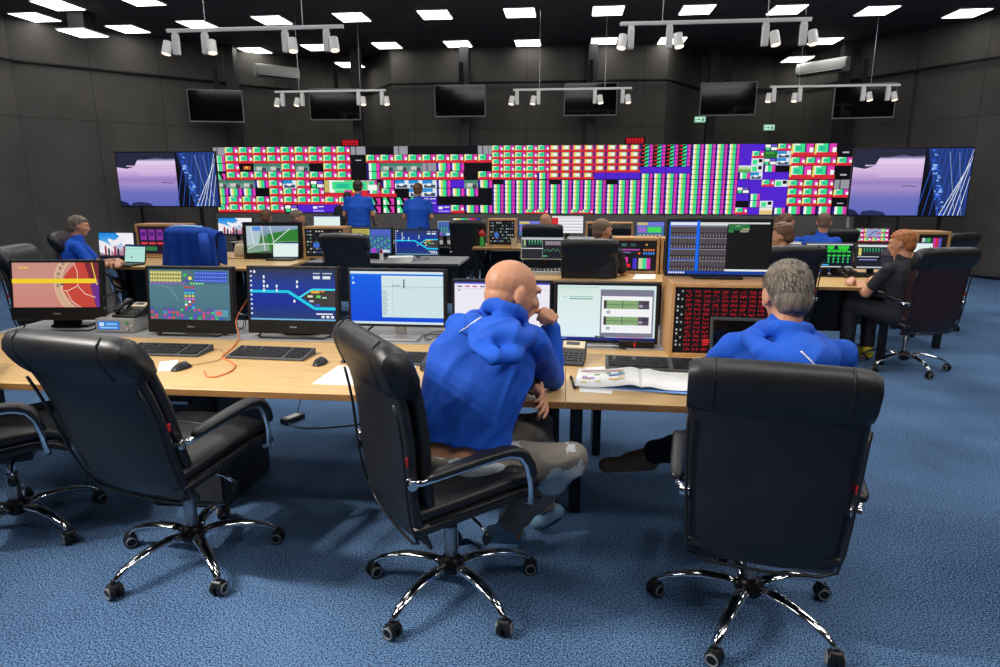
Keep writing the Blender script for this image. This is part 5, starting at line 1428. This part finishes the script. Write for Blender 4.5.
    folds(ms,foldamp,(5,5,9) if vox<.008 else (6,6,10),seed*3.1,P.get('fold'),P['neck'] if hood else None)
    so=mesh_obj('hoodie' if hood else 'shirt',ms,shirt,t)
    if vox<.008: md=so.modifiers.new('s','SMOOTH'); md.factor=.5; md.iterations=12
    # ---- trousers and shoes
    if legs:
        tb=MB(); rg=torso_rings(P,.016); tb.loft([rg[0],[a*.55+b*.45 for a,b in zip(rg[0],rg[1])],rg[1],[a*.72+b*.28 for a,b in zip(rg[1],rg[2])]])
        tb.cap(P['hipR'],.112,P['hipL'],.112,18)
        tb.cap(P.get('tw',P['pelvis']),.135,P.get('tw',P['pelvis'])*.6+(P['hipR']+P['hipL'])*.2,.135,18)
        for q in 'RL':
            hp,kn,an=P['hip'+q],P['kn'+q],P['an'+q]
            tb.cap(hp,.103,kn,.072,18); tb.cap(kn,.073,kn*.6+an*.4,.07,18); e=kn*.02+an*.98; tb.tube([kn*.6+an*.4,kn*.3+an*.7,e],[.07,.064,.062],18)
        mt=remesh(tb,max(.008,vox),3); folds(mt,.007,(7,7,10),seed*7.7)
        P['_tr']=mesh_obj('trousers',mt,trousers,t)
        for q in 'RL':
            an,td=P['an'+q],P['toe'+q]; d=(td-an); dz=V((d.x,d.y,0)).normalized(); 
            hb=MB(); heel=an-dz*.035+V((0,0,-.06)) if 'heel'+q not in P else P['heel'+q]
            hb.cap(heel,.042,td,.04,16); hb.cap(an+V((0,0,-.015)),.05,heel*.5+td*.5+V((0,0,.02)),.042,16); hb.cap(an,.052,an+V((0,0,-.03)),.05,16)
            msd=remesh(hb,.009,2); P['_sh'+q]=mesh_obj('shoe',msd,shoes,t)
    P['_root']=t; P['_r'],P['_f'],P['_u']=r,f,u
    return t,P
def seated(label, px,py,Y, hdg, lean=.18, torso=.0, lift=0, look=None, arms='desk', **k):
    h=ay(px,py,Y); f=fwd(radians(hdg)); x=V((f.y,-f.x,0)); Z=V((0,0,1))
    look=hdg if look is None else look
    hf=fwd(radians(look)); hf=V((hf.x,hf.y,-.18))
    pelz=.53+lift
    # keep a human torso: the head sits about .74 above the seat when upright
    up=min(.74,max(.5,h.z-pelz)); 
    pel=V((h.x,h.y,h.z-up))-f*lean
    neck=h-Z*.165-f*.035
    chest=pel*.36+neck*.64-f*.02
    P=dict(head=h,neck=neck,chest=chest,pelvis=pel,hipx=x,shx=x,hf=hf)
    for q,s in (('R',1),('L',-1)):
        sh=neck+x*(s*.172)-Z*.06+f*.0; P['sh'+q]=sh
        if arms=='desk':
            el=sh+f*.16-Z*.235+x*(s*.05); wr=el+f*.2-x*(s*.06)+V((0,0,max(-.1,.80-el.z)))
            P['el'+q]=el; P['wr'+q]=wr; P['hd'+q]=f-x*s*.3
        else:
            el=sh+f*.03-Z*.27+x*(s*.06); P['el'+q]=el; P['wr'+q]=el+f*.2-x*(s*.07)+V((0,0,-.06)); P['hd'+q]=f-Z*.3
        hp=pel+x*(s*.09)-Z*.0; kn=hp+f*.43+x*(s*.05)+Z*.02; an=V((kn.x,kn.y,.11))-f*.02
        P['hip'+q]=hp; P['kn'+q]=kn; P['an'+q]=an; P['toe'+q]=V((an.x,an.y,.045))+f*.15
    P['back']=-f
    return make_person(label,P,**k)
def standing(label,px,py,Y,hdg,h=None,arms=None,**k):
    hd=ay(px,py,Y); f=fwd(radians(hdg)); x=V((f.y,-f.x,0)); Z=V((0,0,1))
    top=hd.z+.115; sc=top/1.76
    neck=hd-Z*.165*sc-f*.03; pel=V((hd.x,hd.y,.93*sc))-f*.05; chest=pel*.36+neck*.64
    P=dict(head=hd,neck=neck,chest=chest,pelvis=pel,hipx=x,shx=x,hf=f-Z*.1,hem=.1,back=-f,girth=1.18)
    for q,s in (('R',1),('L',-1)):
        sh=neck+x*(s*.2)-Z*.07; el=sh-Z*.27+x*(s*.07)-f*.02; wr=el+f*.17-x*(s*.02)-Z*.12
        if arms=='cross': wr=el+f*.14-x*(s*.16)-Z*.02
        P['sh'+q]=sh; P['el'+q]=el; P['wr'+q]=wr
        hp=pel+x*(s*.09)-Z*.03; kn=hp-Z*.42*sc+x*(s*.01)+f*.02; an=V((kn.x,kn.y,.1))-f*.02
        P['hip'+q]=hp; P['kn'+q]=kn; P['an'+q]=an; P['toe'+q]=V((an.x,an.y,.045))+f*.14
    return make_person(label,P,**k)
# ---------------- bald man in the blue hoodie
P=dict(pelvis=V((-.42,2.43,.575)),belly=V((-.405,2.46,.74)),chest=V((-.345,2.57,.93)),neck=V((-.27,2.665,1.105)),head=V((-.238,2.735,1.206)),
 hipx=V((.96,-.24,-.16)),shx=V((.93,-.30,-.18)),hf=V((.80,.54,-.26)),back=V((-.25,-.75,.55)).normalized(),
 shR=V((-.135,2.565,1.04)),elR=V((-.055,2.83,.80)),wrR=V((-.085,2.875,1.085)),hdR=V((-.12,-.08,.75)),pnR=V((-.7,-.55,-.15)),
 shL=V((-.45,2.68,1.06)),elL=V((-.36,2.93,.81)),wrL=V((-.125,2.71,.80)),hdL=V((.55,-.3,-.62)),pnL=V((-.5,.2,-.8)),
 hipR=V((-.34,2.42,.55)),knR=V((.03,2.50,.56)),anR=V((-.24,2.64,.18)),toeR=V((-.20,2.76,.05)),heelR=V((-.31,2.63,.13)),
 hipL=V((-.48,2.50,.55)),knL=V((-.12,2.83,.57)),anL=V((-.10,2.92,.12)),toeL=V((-.03,3.03,.045)),hem=-.46,girth=1.16,handscale=1.06,tw=V((-.40,2.42,.57)),lop=.02)
_d1=V((.55,.1,.8)).normalized(); P['fold']=(_d1,_d1.cross(V((.1,-.9,.3))).normalized())
bald,P1=make_person('bald man in a blue hoodie and patched trousers leaning on the desk, hand at mouth',P,None,'bald','blue','long','patched','shoe',.0052,1.2,True,1,handR=[1.15,1.2,1.25,1.3],handL=[.35,.45,.55,.65],foldamp=.013)
# details: wrist band, belt edge, white hoodie piping, trouser patches
def ringband(name,c,axis,r,m,parent,w=.02):
    ax=V(axis).normalized(); a=ax.orthogonal().normalized(); b_=ax.cross(a)
    return MB().tube([c+(a*cos(2*pi*k/20)+b_*sin(2*pi*k/20))*r for k in range(21)],w/2,8,.5).build(name,m,parent,smooth=True)
ringband('wrist_watch',P1['wrL']-(P1['wrL']-P1['elL']).normalized()*.02,P1['wrL']-P1['elL'],.036,'darkgrey',bald,.026)

from mathutils.bvhtree import BVHTree
def on_cloth(o, pxs, off=.002):
    """points on the outside of a garment along a seam"""
    me=o.data; par=o.parent.location
    bv=BVHTree.FromPolygons([v.co+par for v in me.vertices],[tuple(p.vertices) for p in me.polygons])
    out=[]
    for px,py in pxs:
        h=bv.ray_cast(V((0,0,EYE)),ray(px,py))
        if h[0] is not None: out.append(h[0]-par+h[1]*off*(1 if h[1].dot(ray(px,py))<0 else -1))
    return out
hd_=[c for c in bald.children if c.name.startswith('hoodie')][0]
q=on_cloth(hd_,[(481,318),(475,322),(468,327),(460,332)])
if len(q)>2: MB().tube(q,.0035,6).build('white_piping','white',hd_,smooth=True)
# waistband showing under the hoodie
sk=[c for c in bald.children if c.name.startswith('trousers')][0]
# ---------------- grey-haired man, seen from behind
D_=V((.085,.01,0))
Q=dict(pelvis=V((.70,2.40,.56)),chest=V((.735,2.52,.90)),neck=V((.75,2.55,1.10)),head=V((.765,2.60,1.235)),
 hipx=V((.98,-.15,0)),shx=V((.985,-.13,.0)),hf=V((-.12,.95,-.3)),back=V((-.1,-.9,.3)).normalized(),
 shR=V((.945,2.50,1.02)),elR=V((1.05,2.66,.80)),wrR=V((.9,2.90,.79)),hdR=V((-.5,.8,-.1)),
 shL=V((.565,2.545,1.03)),elL=V((.49,2.72,.80)),wrL=V((.62,2.92,.79)),hdL=V((.4,.8,-.1)),
 hipR=V((.80,2.40,.545)),knR=V((.95,2.84,.56)),anR=V((.97,2.86,.12)),toeR=V((1.0,3.0,.045)),
 hipL=V((.61,2.44,.545)),knL=V((.57,2.86,.52)),anL=az(652,453,.30)-D_,toeL=az(606,465,.25)-D_,heelL=az(650,463,.24)-D_,hem=.05,girth=1.1,lop=.045,col=.01)
for k in list(Q):
    if k in('pelvis','chest','neck','head') or k[:2] in('sh','el','wr','hi','kn','an','to','he') and k not in('shx','hipx','hem'): Q[k]=Q[k]+D_
_d1=V((.5,0,.85)).normalized(); Q['fold']=(_d1,_d1.cross(V((0,-1,.2))).normalized())
grey,Q1=make_person('grey-haired man in a blue hooded top sitting back to us at the right desk',Q,'hairgrey','short','blue','long','jeans','boot',.0052,1.06,True,5,foldamp=.012)
strands(grey,Q1['head'],Q1['_r'],Q1['_f'],Q1['_u'],1.06,'hairgrey2',2400,3)
strands(grey,Q1['head'],Q1['_r'],Q1['_f'],Q1['_u'],1.06,'hairdark',1100,8)
hq=[c for c in grey.children if c.name.startswith('hoodie')][0]
lt=MB()
pts=on_cloth(hq,[(801+14*k/9,352+13*k/9) for k in range(10)],.003)
for k in range(0,len(pts)-1):
    a=pts[k]; d=(pts[k+1]-a)
    lt.tube([a+d*.12,a+d*.7],.0045,6,.6)
if pts: lt.build('white_lettering','white',hq)
# ---------------- everyone else
seated('older man in a blue polo shirt sitting at the left second-row desk, in profile',78.5,226,6.9,-58,lean=.2,hairm='hairgrey',hairstyle='short',shirt='blue',trousers='trouser',vox=.012,hs=.96,seed=11,look=-50)
seated('man with cropped hair in a black T-shirt at the central second-row desk',602,231,6.75,-12,lean=.12,hairm='stubble',hairstyle='buzz',shirt='navy',trousers='jeans',vox=.012,hs=1.06,seed=12,look=-48)
seated('ginger-haired man in a dark polo shirt sitting at the right second-row desk',902,243.5,6.2,30,lean=.1,hairm='hairred',hairstyle='short',shirt='navy',trousers='jeans',vox=.011,hs=1.0,seed=13,look=52,shoes='yellow')
seated('young man with short light brown hair behind the audio fader monitor, facing left',781,236,6.1,30,lean=.12,hairm='hairbrown',hairstyle='short',shirt='navy',trousers='jeans',vox=.013,hs=1.0,seed=14,look=65)
seated('person with long brown hair and blue top in the far row at right',786,223,8.6,-20,lean=.1,hairm='hairbrown',hairstyle='long',shirt='blue',trousers='jeans',vox=.015,hs=1.0,seed=15,look=-70)
seated('man with very short hair and blue shirt in the far row at right',824,222.5,8.3,-40,lean=.2,hairm='stubble',hairstyle='buzz',shirt='blue',trousers='jeans',vox=.015,hs=1.0,seed=16,look=-20)
seated('far seated person with brown hair seen from behind, above the football pitch screen',266.5,217.5,9.9,0,lean=.08,hairm='hairbrown',hairstyle='short',shirt='navy',trousers='jeans',vox=.015,hs=1.05,seed=17,look=4)
seated('far seated grey-haired man in blue facing right, by the white screen',297.5,218.5,9.7,-70,lean=.08,hairm='hairgrey',hairstyle='short',shirt='blue',trousers='jeans',vox=.015,hs=1.05,seed=18,look=-72)
seated('far seated bald man in grey top before the white list monitor',546,222,9.5,-15,lean=.1,hairm=None,hairstyle='bald',shirt='plinth',trousers='jeans',vox=.015,hs=1.0,seed=19,look=-35)
standing('standing man with thinning dark hair in blue polo facing the screen wall, left of two',358,187,12.0,3,hairm='hairdark',hairstyle='thin',shirt='blue',trousers='jeans',vox=.013,hs=1.08,seed=20)
standing('standing man with brown hair in blue polo facing the screen wall, right of two',418,190,12.2,-4,hairm='hairbrown',hairstyle='short',shirt='blue',trousers='jeans',vox=.013,hs=1.05,seed=21,arms='cross')
standing('dark-haired person mostly hidden behind the left standing man at the screen wall',347.5,198,12.9,10,hairm='hairdark',hairstyle='short',shirt='navy',trousers='jeans',vox=.015,hs=1.0,seed=22)
# ================================================================== CAMERA, WORLD, COLOUR
cd=bpy.data.cameras.new('camera'); cam=bpy.data.objects.new('camera',cd); COL.objects.link(cam)
cd.sensor_width=36; cd.lens=36*FOC/1000; cd.clip_start=.05; cd.clip_end=100
cam.location=(0,0,EYE); cam.rotation_euler=(pi/2-PITCH,0,YAW)
S.camera=cam
w=bpy.data.worlds.new('world'); S.world=w; w.use_nodes=True
w.node_tree.nodes['Background'].inputs['Color'].default_value=(.02,.022,.026,1); w.node_tree.nodes['Background'].inputs['Strength'].default_value=.3
S.view_settings.view_transform='Standard'; S.view_settings.look='None'; S.view_settings.gamma=1; S.view_settings.use_curve_mapping=False
S.view_settings.exposure=0.0
S.cycles.use_denoising=True
